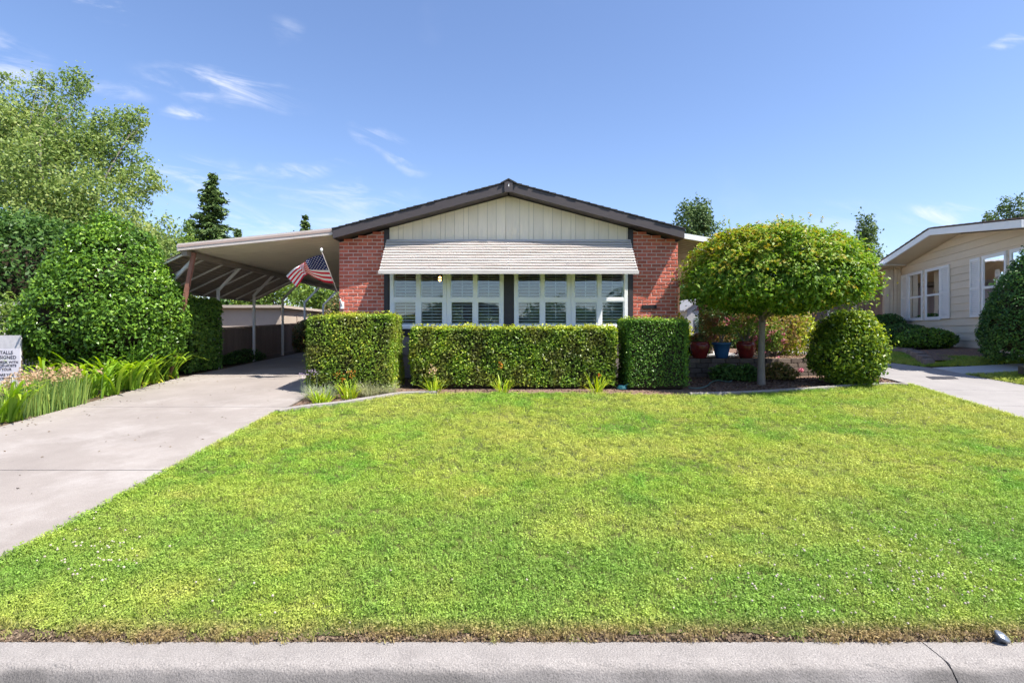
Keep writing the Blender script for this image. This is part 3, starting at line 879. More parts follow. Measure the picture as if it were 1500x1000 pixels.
def main_house():
    H = thing('house', (0, YF, GB), 'single-storey house with brick corners, cream gable and striped window awning', 'house')
    # --- body behind the front
    b = MB()
    b.box(-HW + .02, HW - .02, YF + 3.6, YF + 17, GB, 3.7)
    b.prism([(-HW + .02, YF + .14, GB), (-HW + .02, YF + .14, 3.80), (-HW + .14, YF + .14, 3.80), (-HW + .14, YF + .14, GB)], (0, 3.5, 0))
    b.prism([(HW - .02, YF + .14, GB), (HW - .02, YF + .14, 3.80), (HW - .14, YF + .14, 3.80), (HW - .14, YF + .14, GB)], (0, 3.5, 0))
    b.build('wall', M['siding'], H)
    # --- bricks
    rb = np.random.default_rng(2)
    variants = []
    for k in range(6):
        def jit(): return rb.uniform(-0.0025, 0.0025)
        def brick_mesh(L, tag_):
            mb = MB(); ch = 0.005; h = 0.0600; d = 0.019
            x0, x1, z0, z1 = jit(), L + jit(), jit(), h + jit()
            f = -d + jit()
            mb.add([(x0, 0, z0), (x1, 0, z0), (x1, 0, z1), (x0, 0, z1), (x0, f + ch, z0), (x1, f + ch, z0), (x1, f + ch, z1), (x0, f + ch, z1),
                    (x0 + ch, f, z0 + ch), (x1 - ch, f + jit() * .6, z0 + ch), (x1 - ch, f, z1 - ch), (x0 + ch, f + jit() * .6, z1 - ch)],
                   [(0, 1, 5, 4), (1, 2, 6, 5), (2, 3, 7, 6), (3, 0, 4, 7), (4, 5, 9, 8), (5, 6, 10, 9), (6, 7, 11, 10), (7, 4, 8, 11), (8, 9, 10, 11)])
            return mb.mesh('brick', M['brick'])
        variants.append((brick_mesh, {}))
    def get_mesh(L):
        f, cache = variants[rb.integers(0, 6)]
        key = round(L, 3)
        if key not in cache: cache[key] = f(L, key)
        return cache[key]
    low = MB()
    for side, (xa, xb) in ((-1, (-HW, -2.66)), (1, (2.66, HW))):
        m = MB()
        zt = lambda x: roof_under(x) - 0.03
        m.prism([(xa, YF, GB - .05), (xb, YF, GB - .05), (xb, YF, zt(xb)), (xa, YF, zt(xa))], (0, .12, 0))
        wallp = m.build('brick_wall', M['mortar'], H)
        lowm = MB()
        course = 0.077; BL = 0.2035
        z = GB + 0.004; row = 0
        while z + 0.0625 < 4.15:
            off = 0 if row % 2 else BL / 2
            x = xa - off
            while x < xb - 0.01:
                a, c = max(x, xa), min(x + BL - 0.016, xb)
                if c - a > 0.03:
                    top = min(zt(a), zt(c))
                    if z + 0.0625 < max(zt(a), zt(c)) + .035:
                        if z > 2.16:
                            o = bpy.data.objects.new('brick', get_mesh(c - a)); COL.objects.link(o)
                            o.location = (a, YF + 0.012, z + rb.uniform(-.0015, .0015)); put(o, wallp)
                        else:
                            lowm.box(a, c, YF - .015, YF + .01, z, z + .0625)
                x += BL
            z += course; row += 1
        o = lowm.build('lower_bricks', M['brick'], wallp); o['kind'] = 'stuff'
    # small black vent in the right brickwork
    v = MB(); v.box(2.85, 3.16, YF - .025, YF + .0, 2.43, 2.51)
    vo = v.build('vent', M['black'], H)
    for k in range(3): MB().box(2.86, 3.15, YF - .034, YF - .026, 2.44 + k * .023, 2.452 + k * .023).build('vent_slat', M['dark_trim'], vo)
    # --- trims
    for s in (-1, 1):
        a, c = sorted((s * 2.56, s * 2.657))
        m = MB(); m.prism([(a, YF - .03, GB), (c, YF - .03, GB), (c, YF - .03, roof_under(2.657) - .01), (a, YF - .03, roof_under(2.657) - .01)], (0, .1, 0))
        m.build('corner_trim', M['dark_trim'], H)
    MB().box(-.098, .113, YF - .012, YF + .1, 1.86, 3.9).build('centre_post', M['dark_trim'], H)
    MB().box(-2.555, 2.555, YF - .02, YF + .09, 1.845, 1.995).build('sill_band', M['dark_trim'], H)
    # --- gable boards
    bk = MB(); bk.prism([(-2.555, YF + .011, 3.62), (2.555, YF + .011, 3.62), (2.555, YF + .011, roof_under(2.555)), (0, YF + .011, roof_under(0)), (-2.555, YF + .011, roof_under(2.555))], (0, .08, 0))
    gb = bk.build('gable', M['groove'], H)
    x = -2.55; i = 0
    widths = [.195, .10, .205, .20, .19, .205, .1, .2]
    while x < 2.55:
        w = min(widths[i % 8], 2.55 - x)
        a, c = x + .0035, x + w - .0035
        if c > a:
            ring = [(a, YF + .004, 3.64), (c, YF + .004, 3.64), (c, YF + .004, roof_under(c) - .01)]
            if a < 0 < c: ring.append((0, YF + .004, roof_under(0) - .01))
            ring.append((a, YF + .004, roof_under(a) - .01))
            MB().prism(ring, (0, .024, 0)).build('siding_board', M['siding'], gb)
        x += w; i += 1
    MB().box(-.055, .065, YF - .012, YF + .003, 3.64, 4.80).build('batten', M['siding'], gb)
    # --- roof
    T = 0.225; RW = 3.64; YO = 11.33
    def zt(x): return roof_under(x) + T
    r = MB()
    for s in (-1, 1):
        r.prism([(0, YO + .012, zt(0) - .03), (s * RW, YO + .012, zt(RW) - .03), (s * RW, YO + .012, zt(RW) - .09), (0, YO + .012, zt(0) - .09)], (0, 17.6, 0))
    roof = r.build('roof', M['shingle'], H)
    for s in (-1, 1):
        m = MB(); m.prism([(s * .07, YO - .03, zt(.07) - .005 - .04), (s * RW, YO - .03, zt(RW) - .045), (s * RW, YO - .03, roof_under(RW)), (s * .07, YO - .03, roof_under(.07))], (0, .04, 0))
        m.build('fascia', M['fascia'], roof)
        m = MB(); m.prism([(s * RW, YO + .012, zt(RW) - .04), (s * (RW - .03), YO + .012, zt(RW) - .04), (s * (RW - .03), YO + .012, roof_under(RW)), (s * RW, YO + .012, roof_under(RW))], (0, 17.5, 0))
        m.build('eave_board', M['fascia'], roof)
        # boxed underside of the overhang
        m = MB(); m.prism([(s * .02, YO + .013, roof_under(0) + .02), (s * (RW - .035), YO + .013, roof_under(RW) + .028), (s * (RW - .035), YO + .013, roof_under(RW) + .05), (s * .02, YO + .013, roof_under(0) + .05)], (0, YF + .1 - YO, 0))
        m.build('soffit', M['fascia'], roof)
        # shingle courses, their butt ends showing along the rake
        nrow = 26
        for k in range(nrow):
            x0 = RW + .02 - k * (RW + .02) / nrow; x1 = x0 - (RW + .02) / nrow - .05
            if x1 < 0: x1 = 0
            lift = .014 + random.uniform(-.003, .004)
            fy = YO - .045 + random.uniform(-.008, .008)
            m = MB(); z0 = zt(RW) + .268 * (RW - x0) - .034; z1 = zt(RW) + .268 * (RW - x1) - .034
            m.prism([(s * x0, fy, z0), (s * x0, fy, z0 + lift + .016), (s * x1, fy, z1 + .014), (s * x1, fy, z1)], (0, 17.7, 0))
            m.build('shingle_course', M['shingle'], roof)
    MB().box(-.085, .085, YO - .06, YO - .0, roof_under(0) - .02, zt(0) - .02).build('ridge_block', M['fascia'], roof)
    MB().box(-.004, .012, YO - .064, YO - .0605, roof_under(0) + .09, roof_under(0) + .14).build('ridge_bolt', M['white'], roof)
    m = MB(); m.prism([(-.17, YO - .07, zt(.17) - .01), (0, YO - .07, zt(0) + .035), (.17, YO - .07, zt(.17) - .01), (.17, YO - .07, zt(.17) - .035), (0, YO - .07, zt(0) + .005), (-.17, YO - .07, zt(.17) - .035)], (0, 17.7, 0))
    m.build('ridge_cap', M['shingle'], roof)
    # --- skirting below the windows
    MB().box(-2.555, 2.555, YF + .03, YF + .1, GB - .05, 1.85).build('skirting_backing', M['dark_trim'], H)
    xs = [-2.55, -1.70, -.85, 0, .85, 1.70, 2.55]
    for a, c in zip(xs[:-1], xs[1:]):
        MB().box(a + .004, c - .004, YF - .0, YF + .028, 1.47, 1.842).build('skirting_panel', M['skirt'], H)
        MB().box(a + .004, c - .004, YF + .008, YF + .028, GB + .02, 1.435).build('skirting_panel', M['skirt'], H)
    MB().box(-2.555, 2.555, YF - .012, YF + .02, 1.437, 1.468).build('skirting_rail', M['skirt'], H)
    # --- room behind the windows
    m = MB(); y1 = YF + 3.5
    m.add([(-2.6, YF + .12, 1.7), (2.6, YF + .12, 1.7), (2.6, y1, 1.7), (-2.6, y1, 1.7), (-2.6, YF + .12, 3.75), (2.6, YF + .12, 3.75), (2.6, y1, 3.75), (-2.6, y1, 3.75)],
          [(0, 1, 2, 3), (4, 7, 6, 5), (3, 2, 6, 7), (0, 3, 7, 4), (1, 5, 6, 2)])
    m.build('room', M['inside'], H)
    # --- windows
    for wi, x0 in enumerate((-2.535, -1.318, .118, 1.335)):
        x1 = x0 + 1.212
        fy0, fy1 = YF - .022, YF + .06
        f = MB(); zb, ztp = 2.0, 3.60
        f.box(x0, x1, fy0, fy1, ztp - .08, ztp)
        f.box(x0 - .012, x1 + .012, fy0 - .03, fy1, zb - .0, zb + .06)
        f.box(x0, x0 + .072, fy0, fy1, zb + .06, ztp - .08); f.box(x1 - .072, x1, fy0, fy1, zb + .06, ztp - .08)
        xm = (x0 + x1) / 2
        f.box(xm - .036, xm + .036, fy0 + .004, fy1, zb + .06, ztp - .08)
        w = f.build('window', M['white'], H)
        for (a, c) in ((x0 + .072, xm - .036), (xm + .036, x1 - .072)):
            MB().box(a, c, fy0 + .002, fy1, 2.595, 2.655).build('meeting_rail', M['white'], w)
            for (za, zc, lower) in ((2.06, 2.595, True), (2.655, ztp - .08, False)):
                fr = .026 if lower else .012
                s = MB()
                s.box(a, a + fr, fy0 + .012, fy1 - .01, za, zc); s.box(c - fr, c, fy0 + .012, fy1 - .01, za, zc)
                s.box(a + fr, c - fr, fy0 + .012, fy1 - .01, za, za + fr * 1.6); s.box(a + fr, c - fr, fy0 + .012, fy1 - .01, zc - fr, zc)
                s.build('sash', M['white'], w)
                MB().box(a + fr, c - fr, YF + .012, YF + .016, za + fr * 1.6, zc - fr).build('pane', M['glass'], w)
            # plantation shutters
            n = 9 if True else 0
            for (za, zc, ang) in ((2.09, 2.60, 0.55), (2.64, 3.5, 0.50)):
                s = MB(); y = YF + .105
                s.box(a - .02, a + .028, y - .012, y + .012, za, zc); s.box(c - .028, c + .02, y - .012, y + .012, za, zc)
                s.box(a + .028, c - .028, y - .011, y + .011, za, za + .045); s.box(a + .028, c - .028, y - .011, y + .011, zc - .04, zc)
                s.build('shutter_frame', M['slat'], w)
                MB().box((a + c) / 2 - .005, (a + c) / 2 + .005, y - .05, y - .042, za + .06, zc - .06).build('tilt_rod', M['slat'], w)
                k = int((zc - za - .1) / .0635)
                for q in range(k):
                    zc_ = za + .06 + (q + .5) * (zc - za - .11) / k
                    ca, sa = math.cos(ang), math.sin(ang); hw = .032
                    m = MB(); P = []
                    for (u, t) in ((-hw, 0), (0, -.005), (hw, 0), (0, .005)): P.append((u * ca - t * sa, u * sa + t * ca))
                    m.prism([(a + .03, y + p[0], zc_ + p[1]) for p in P], (c - a - .06, 0, 0))
                    m.build('slat', M['slat'], w)
    # --- awning over the windows
    MB().box(-2.60, 2.60, YF - .035, YF - .001, 3.86, 3.905).build('awning_rail', M['awning'], H)
    n = 12; p0 = Vector((0, YF - .036, 3.885)); p1 = Vector((0, 10.95, 3.135))
    d = (p1 - p0) / n; dn = d.normalized(); nn = Vector((0, dn.z, -dn.y)); nn = -nn if nn.z < 0 else nn
    aw = MB().bar((-2.585, p0.y, p0.z - .03), (-2.585, p1.y, p1.z - .02), .02, .03)
    aw.bar((2.585, p0.y, p0.z - .03), (2.585, p1.y, p1.z - .02), .02, .03); aw.bar((0, p0.y, p0.z - .03), (0, p1.y, p1.z - .02), .02, .03)
    awo = aw.build('awning', M['awning'], H)
    for k in range(n):
        a = p0 + d * k
        prof = [(-.10, -.030), (.0, -.030), (.05, -.012), (.20, .006), (.45, .016), (.70, .020), (.74, .016), (.75, -.030), (.90, -.032)]
        V, F = [], []
        nx = 27
        for i in range(nx):
            x = -2.6 + 5.2 * i / (nx - 1)
            wv = .0035 * math.sin(i * .9 + k * 1.7) + .003 * math.sin(i * .37 + k)
            for (t, h) in prof:
                q = a + d * t + nn * (h + wv * math.sin(math.pi * min(max(t, 0), 1)))
                V.append((x, q.y, q.z))
        m_ = len(prof)
        for i in range(nx - 1):
            for j in range(m_ - 1): F.append((i * m_ + j, (i + 1) * m_ + j, (i + 1) * m_ + j + 1, i * m_ + j + 1))
        mb = MB(); mb.v, mb.f = V, F
        o = mb.build('awning_slat', M['awning'], awo)
        sm = o.modifiers.new('thick', 'SOLIDIFY'); sm.thickness = .004
    MB().box(-2.61, 2.61, 10.925, 10.95, 3.095, 3.165).build('awning_hem', M['awning'], awo)
    # light fitting with two glowing bulbs inside
    c = thing('ceiling_lamp', (-1.58, YF + 1.6, 3.75), 'small ceiling lamp with two warm glowing bulbs behind the left window', 'lamp')
    lm = MB(); lm.tube([(-1.58, YF + 1.6, 3.75), (-1.58, YF + 1.6, 3.3)], .012)
    lm.tube([(-1.72, YF + 1.6, 3.3), (-1.44, YF + 1.6, 3.3)], .012); lm.build('stem', M['black'], c)
    for dx in (-.09, .09):
        MB().lathe((-1.58 + dx, YF + 1.6, 3.22), [(.012, -.06), (.04, -.03), (.045, .0), (.03, .04), (.012, .07)], 12).build('bulb', emis('warm_bulb', (1, .5, .16), 5), c, smooth=True)
main_house()


# ------------------------------------------------------------------ carport
def carport():
    M['car_white'] = surf('carport_white', (0.80, 0.78, 0.76), (0.74, 0.71, 0.69), scale=2, rough=.5, stain=(0.62, 0.53, 0.49), sscale=3, samt=.4)
    M['car_fascia'] = surf('carport_fascia', (0.60, 0.54, 0.49), (0.53, 0.47, 0.43), scale=2, rough=.55, stain=(0.44, 0.36, 0.31), sscale=2.5, samt=.6, stretch=(1, 1, 4))
    M['pan'] = surf('carport_pan', (0.62, 0.56, 0.45), (0.56, 0.51, 0.41), scale=1.5, rough=.55, stain=(0.48, 0.43, 0.35), sscale=1.5, samt=.4)
    M['post_red'] = surf('post_redbrown', (0.30, 0.14, 0.10), (0.24, 0.11, 0.08), scale=8, rough=.7, bump=.2)
    M['brown_awn'] = surf('brown_slat', (0.27, 0.23, 0.19), (0.22, 0.185, 0.155), scale=3, rough=.6)
    C = thing('carport', (-5.3, 11.35, 1.0), 'flat carport roof on bent white posts beside the driveway', 'carport')
    y0, y1 = 11.37, 22.0
    xi, zi, xo, zo = -3.66, 3.985, -6.86, 3.655
    def zr(x): return zi + (zo - zi) * (x - xi) / (xo - xi)
    # roof pans with raised ribs underneath, each running from house to eave
    pitch = .305; y = y0 + .02
    pans = MB().hexa([(xo, y0 + .03, zr(xo) + .05), (xi, y0 + .03, zr(xi) + .05), (xi, y1, zr(xi) + .05), (xo, y1, zr(xo) + .05),
                      (xo, y0 + .03, zr(xo) + .07), (xi, y0 + .03, zr(xi) + .07), (xi, y1, zr(xi) + .07), (xo, y1, zr(xo) + .07)]).build('roof', M['car_white'], C)
    k = 0
    while y < y1 - .1:
        m = MB(); prof = [(0.004, .045), (.004, .0), (.045, -.012), (.10, 0), (.20, 0.0), (.255, -.012), (.297, 0), (.297, .045)]
        for X in (xi, xo):
            for (a, h) in prof: m.v.append((X, y + a, zr(X) + h))
        n = len(prof)
        for j in range(n - 1): m.f.append((j, j + 1, n + j + 1, n + j))
        m.f.append((n - 1, 0, n, 2 * n - 1))
        m.build('roof_pan', M['pan'], pans)
        y += pitch; k += 1
    # front fascia: three rolled bands
    for (a, b_, dy, mt) in ((.075, .112, .0, 'car_fascia'), (.026, .072, -.012, 'post_fade'), (-.035, .023, -.004, 'car_fascia')):
        if mt == 'post_fade':
            M['post_fade'] = surf('fascia_fade', (0.45, 0.34, 0.295), (0.40, 0.30, 0.26), scale=3, rough=.6)
        m = MB(); m.hexa([(xo - .02, y0 - .02 + dy, zr(xo) + a), (xi + .0, y0 - .02 + dy, zr(xi) + a), (xi, y0 + .02, zr(xi) + a), (xo - .02, y0 + .02, zr(xo) + a),
                          (xo - .02, y0 - .02 + dy, zr(xo) + b_), (xi, y0 - .02 + dy, zr(xi) + b_), (xi, y0 + .02, zr(xi) + b_), (xo - .02, y0 + .02, zr(xo) + b_)])
        m.build('fascia_band', M[mt], C)
    MB().box(xo - .06, xo - .0, y0 + .02, y1, zr(xo) - .04, zr(xo) + .10).build('gutter', M['car_white'], C)
    MB().box(-6.82, -6.72, y0 + .03, y1, zr(-6.77) - .14, zr(-6.77) - .018).build('beam', M['brown_awn'], C)
    zb = zr(-6.77) - .15
    for k, y in enumerate((11.77, 13.73, 15.66, 17.65, 19.55, 21.5)):
        px = -7.3
        zk = zb - .52
        m = MB(); m.bar((px, y, G(px, y) - .05), (px, y, zk), .058, .058); m.bar((px, y, zk - .02), (-6.74, y, zb + .04), .058, .058)
        m.build('post', M['car_white'], C)
    m = MB(); m.bar((-6.68, 11.6, zb + .10), (-7.22, 11.6, G(-7.2, 11.6) - .05), .075, .075)
    m.build('post', M['post_red'], C)['label'] = 'reddish brown leaning front post'
    # sloping side awning of dark slats on light ribs
    t0, t1 = Vector((-6.83, 0, zb + .10)), Vector((-8.25, 0, 2.93))
    n = 15; d = (t1 - t0) / n
    for i in range(n):
        m = MB(); a = t0 + d * i; b_ = a + d * 1.02
        up = Vector((0.12, 0, .12)) * .1
        ring = [(a.x, 11.5, a.z), (b_.x, 11.5, b_.z + .014), (b_.x, 11.5, b_.z + .026), (a.x, 11.5, a.z + .014)]
        m.prism(ring, (0, 6.3, 0)); m.build('side_slat', M['brown_awn'], C)
    for y in (11.55, 12.35, 13.2, 13.95, 14.75, 15.6, 16.5, 17.4):
        m = MB(); m.bar((t0.x, y, t0.z - .02), (t1.x, y, t1.z - .02), .045, .03); m.build('side_rib', M['car_white'], C)
    MB().box(t1.x - .02, t1.x + .02, 11.5, 17.8, t1.z - .04, t1.z + .03).build('side_hem', M['brown_awn'], C)
    return C
carport()


# ------------------------------------------------------------------ patio cover on the right side of the house
def patio_cover():
    M['tan_pan'] = surf('tan_pan', (0.62, 0.48, 0.31), (0.56, 0.43, 0.28), scale=2, rough=.6)
    M['wood_post'] = surf('wood_post', (0.20, 0.10, 0.055), (0.14, 0.07, 0.04), scale=10, rough=.7, bump=.3, stretch=(4, 4, 1))
    C = thing('patio_cover', (4.7, 11.75, 1.3), 'tan patio roof with white edge on brown posts right of the brick corner', 'patio cover')
    y0, y1 = 11.75, 20.5; xi, zi, xo, zo = 3.645, 3.98, 5.78, 3.62
    def zr(x): return zi + (zo - zi) * (x - xi) / (xo - xi)
    rf = MB().hexa([(xi, y0, zr(xi) + .05), (xo, y0, zr(xo) + .05), (xo, y1, zr(xo) + .05), (xi, y1, zr(xi) + .05), (xi, y0, zr(xi) + .07), (xo, y0, zr(xo) + .07), (xo, y1, zr(xo) + .07), (xi, y1, zr(xi) + .07)]).build('roof', M['white'], C)
    y = y0
    while y < y1 - .1:
        m = MB(); prof = [(.003, .045), (.003, 0), (.03, -.014), (.075, 0), (.15, 0), (.17, -.0), (.199, .0), (.199, .045)]
        for X in (xi, xo):
            for (a, h) in prof: m.v.append((X, y + a, zr(X) + h))
        n = len(prof)
        for j in range(n - 1): m.f.append((j, n + j, n + j + 1, j + 1))
        m.f.append((n - 1, 2 * n - 1, n, 0))
        m.build('roof_pan', M['tan_pan'], rf); y += .202
    m = MB(); m.hexa([(xi, y0 - .03, zr(xi) - .02), (xo + .03, y0 - .03, zr(xo) - .02), (xo + .03, y0 - .002, zr(xo) - .02), (xi, y0 - .002, zr(xi) - .02),
                      (xi, y0 - .03, zr(xi) + .09), (xo + .03, y0 - .03, zr(xo) + .09), (xo + .03, y0 - .002, zr(xo) + .09), (xi, y0 - .002, zr(xi) + .09)])
    m.build('fascia_band', M['white'], C)
    MB().box(5.66, 5.75, y0 + .02, y1, zr(5.7) - .15, zr(5.7) - .018).build('beam', M['wood_post'], C)
    for y in (13.2, 15.8, 18.4):
        MB().box(5.655, 5.755, y - .05, y + .05, 1.30, zr(5.7) - .152).build('post', M['wood_post'], C)
patio_cover()


# ------------------------------------------------------------------ flag on its pole
def flag():
    base = Vector((-3.55, YF - .02, 2.50)); tip = Vector((-3.735, 10.90, 3.55))
    F_ = thing('flagpole', base, 'slim flagpole with a round finial bracketed to the left brick corner', 'flagpole')
    pm = surf('pole_grey', (0.30, 0.27, 0.25), rough=.45)
    MB().tube([base, tip], .011, 8).build('pole', pm, F_, smooth=True)
    MB().lathe(tip, [(.006, -.02), (.022, 0), (.028, .025), (.02, .05), (.004, .06)], 10).build('finial', M['white'], F_, smooth=True)
    b = MB(); b.box(base.x - .04, base.x + .04, YF - .035, YF - .018, base.z - .07, base.z + .08); b.tube([base + Vector((0, .01, -.02)), base + (tip - base) * .12], .022, 8)
    b.build('bracket', M['white'], F_)
    # cloth
    red = surf('flag_red', (0.66, 0.010, 0.035), (0.60, 0.008, 0.03), rough=.8, scale=20)
    wht = surf('flag_white', (0.80, 0.77, 0.75), (0.76, 0.73, 0.71), rough=.8, scale=20)
    blu = surf('flag_blue', (0.012, 0.022, 0.12), (0.01, 0.018, 0.09), rough=.8, scale=20)
    T = np.array([(472.5, 373), (462, 374.5), (452, 378.5), (445, 384), (436, 389.5), (427, 396), (419, 404)])
    B = np.array([(488.5, 415), (476, 413.5), (463, 408), (452, 401.5), (444, 401), (438, 409.5), (432, 418)])
    uT = np.array([0, .15, .31, .44, .6, .8, 1.0]); uB = np.array([0, .16, .35, .5, .66, .82, 1.0])
    nu, nv = 30, 26
    def pt(u, v, off=0.0):
        f = min(max((u - .38) / .22, 0), 1); f = f * f * (3 - 2 * f)      # the upper half folds back behind
        v0 = v; v = (v - .62 * f) / (1 - .62 * f); back = 0
        if v < 0: back = .02 + .05 * min(1, -v); v = -v * .75
        t = np.array([np.interp(u, uT, T[:, k]) for k in (0, 1)]); b_ = np.array([np.interp(u, uB, B[:, k]) for k in (0, 1)])
        p = t * (1 - v) + b_ * v
        pole = tip + (base - tip) * (.05 + .46 * v0)
        Y = pole.y + .10 * math.sin(u * 7.5 + v * .8) * min(1, u * 3) + .12 * u * (.4 + v * .6) - .02 * math.sin(v * 5) * u - off + back
        return at(p[0], p[1], Y)
    fl = thing('flag', tip, 'red white and blue stars and stripes flag hanging from the slim pole', 'flag')
    m = MB(); mats = []
    for i in range(nu + 1):
        for j in range(nv + 1): m.v.append(tuple(pt(i / nu, j / nv)))
    for i in range(nu):
        for j in range(nv):
            m.f.append((i * (nv + 1) + j, (i + 1) * (nv + 1) + j, (i + 1) * (nv + 1) + j + 1, i * (nv + 1) + j + 1))
            mats.append(2 if (i < nu * .4 and j < 14) else (0 if (j // 2) % 2 == 0 else 1))
    o = m.build('cloth', red, fl, smooth=True)
    o.data.materials.append(wht); o.data.materials.append(blu)
    o.data.polygons.foreach_set('material_index', mats)
    st = MB()
    for r in range(9):
        cnt = 6 if r % 2 == 0 else 5
        for c in range(cnt):
            u = .4 * ((c + .5) / 6 if cnt == 6 else (c + 1) / 6); v = 14 / 26 * (r + .7) / 9.4
            ring = []
            for q in range(10):
                a = q * math.pi / 5 + math.pi / 2; rr = .013 if q % 2 == 0 else .0055
                ring.append(pt(u + math.cos(a) * rr * 1.1, v - math.sin(a) * rr * 1.6, off=.004))
            st.v += [tuple(p) for p in ring]; b0 = len(st.v) - 10; st.f.append(tuple(range(b0, b0 + 10)))
    o = st.build('stars', wht, fl); o['kind'] = 'stuff'
flag()

# ------------------------------------------------------------------ neighbour's house on the right
def neighbour():
    M['nsiding'] = surf('taupe_siding', (0.74, 0.625, 0.475), (0.69, 0.58, 0.44), scale=2, rough=.7, stretch=(1, 1, 5), bump=.1, rand=.04)
    M['nwhite'] = surf('neighbour_white', (0.86, 0.85, 0.83), (0.82, 0.81, 0.79), rough=.5)
    M['nroof'] = surf('neighbour_shingle', (0.22, 0.16, 0.12), (0.16, 0.12, 0.10), scale=20, rough=.9, bump=.5, rand=.15)
    M['nglass'] = glass_mat('neighbour_glass', base=.06, ior_mult=1.0)
    M['ndark'] = surf('neighbour_room', (0.05, 0.045, 0.04), rough=.9)
    t = Vector((.2763, .9611, 0)); n = Vector((-.9611, .2763, 0)); C0 = Vector((14.4, 20.0, 0))
    def Q(u, w, z): p = C0 - t * u + n * w; return Vector((p.x, p.y, z))
    H = thing('house', Q(4, 0, 1.3), 'taupe clapboard house with white shutters and wide eaves on the right', 'house')
    W = 8.18; AP = 4.09; ZE = 4.275; ZA = 4.81; ZB = 1.25
    def ztop(u): return ZA - (ZA - ZE) * abs(u - AP) / AP
    wl = MB(); wl.prism([Q(0, -.03, ZB), Q(W, -.03, ZB), Q(W, -.03, ztop(W)), Q(AP, -.03, ZA), Q(0, -.03, ztop(0))], -n * .15)
    wl.prism([Q(.02, -.2, ZB), Q(W - .02, -.2, ZB), Q(W - .02, -.2, ZE), Q(.02, -.2, ZE)], -n * 12)
    wall = wl.build('wall', M['nsiding'], H)
    z = ZB; bh = .216
    while z < ZA - .04:
        za, zb = z, min(z + bh, ZA)
        # clip each board under the slope of the gable
        def lim(zz): return AP * (ZA - zz) / (ZA - ZE) if zz > ZE else AP
        la, lb = min(AP, lim(za)), min(AP, lim(zb))
        if la > .05:
            a0, a1, b0, b1 = AP - la, AP + la, AP - lb, AP + lb
            m = MB(); m.hexa([Q(a0, .022, za), Q(a1, .022, za), Q(a1, -.029, za), Q(a0, -.029, za), Q(b0, .002, zb - .004), Q(b1, .002, zb - .004), Q(b1, -.029, zb - .004), Q(b0, -.029, zb - .004)])
            m.f = [f[::-1] for f in m.f]
            m.build('siding_board', M['nsiding'], wall)
        z += bh
    # wing wall at the far corner
    m = MB(); m.prism([Q(-.12, .02, ZB), Q(-.12, .50, ZB), Q(-.12, .50, ZE + .05), Q(-.12, .02, ZE + .05)], -t * .1 * -1)
    m.build('wing_wall', M['nsiding'], H)
    for w in (.04, .16, .28):
        m = MB(); m.prism([Q(.0, w, ZB), Q(.0, w + .1, ZB), Q(.0, w + .1, ZE), Q(.0, w, ZE)], -t * .015); m.build('wing_board', M['nsiding'], H)
    m = MB(); m.prism([Q(.035, .40, ZB), Q(.035, .56, ZB), Q(.035, .56, ZE), Q(.035, .40, ZE)], t * .2); m.build('corner_board', M['nsiding'], H)
    # roof
    O = .76; TH = .20
    rf = MB()
    for s in (-1, 1):
        e = -.72 if s < 0 else W + .3
        ze = ztop(0) - (.72 if s < 0 else .3) * .13
        rf.prism([Q(AP, O - .05, ZA + .05), Q(e, O - .05, ze + .05), Q(e, O - .05, ze + TH), Q(AP, O - .05, ZA + TH)], -n * 14)
    roof = rf.build('roof', M['nroof'], H)
    for s in (-1, 1):
        e = -.75 if s < 0 else W + .3
        ze = ztop(0) - (.75 if s < 0 else .3) * .13
        m = MB(); m.prism([Q(AP, O, ZA + .0), Q(e, O, ze + .0), Q(e, O, ze + TH - .02), Q(AP, O, ZA + TH - .02)], -n * .045); m.build('fascia', M['nwhite'], roof)
        m = MB(); m.prism([Q(AP, O - .052, ZA + .02), Q(e, O - .052, ze + .02), Q(e, O - .052, ze + .045), Q(AP, O - .052, ZA + .045)], -n * (O + .0)); m.build('soffit', M['nsiding'], roof)
        for k in range(12):
            u0 = AP + (e - AP) * k / 12; u1 = AP + (e - AP) * (k + 1.1) / 12
            z0 = ZA + (ze - ZA) * k / 12; z1 = ZA + (ze - ZA) * (k + 1.1) / 12
            if k == 11: u1 = e; z1 = ze
            m = MB(); m.prism([Q(u0, O + .03, z0 + TH + .002), Q(u1, O + .03, z1 + TH + .008), Q(u1, O + .03, z1 + TH + .032), Q(u0, O + .03, z0 + TH + .016)], -n * 14); m.build('shingle_course', M['nroof'], roof)
    # windows
    for (a, b) in ((.65, 1.77), (1.97, 3.04), (5.36, 6.47), (6.62, 7.7)):
        zb, zt = 2.33, 3.98; fw = .085
        m = MB()
        for (u0, u1, z0, z1) in ((a, b, zt - fw, zt), (a - .02, b + .02, zb - .02, zb + fw), (a, a + fw, zb + fw, zt - fw), (b - fw, b, zb + fw, zt - fw), (a + fw, b - fw, 3.09, 3.15)):
            m.prism([Q(u0, .055, z0), Q(u1, .055, z0), Q(u1, .055, z1), Q(u0, .055, z1)], -n * .07)
        w = m.build('window', M['nwhite'], H)
        for (z0, z1) in ((zb + fw, 3.09), (3.15, zt - fw)):
            m = MB(); m.prism([Q(a + fw, .035, z0), Q(b - fw, .035, z0), Q(b - fw, .035, z1), Q(a + fw, .035, z1)], -n * .004); m.build('pane', M['nglass'], w)
        m = MB(); m.prism([Q(a + .05, .027, zb + .05), Q(b - .05, .027, zb + .05), Q(b - .05, .027, zt - .05), Q(a + .05, .027, zt - .05)], -n * .003); m.build('dark_backing', M['ndark'], w)  # dark sheet behind the glass, standing in for the unlit room
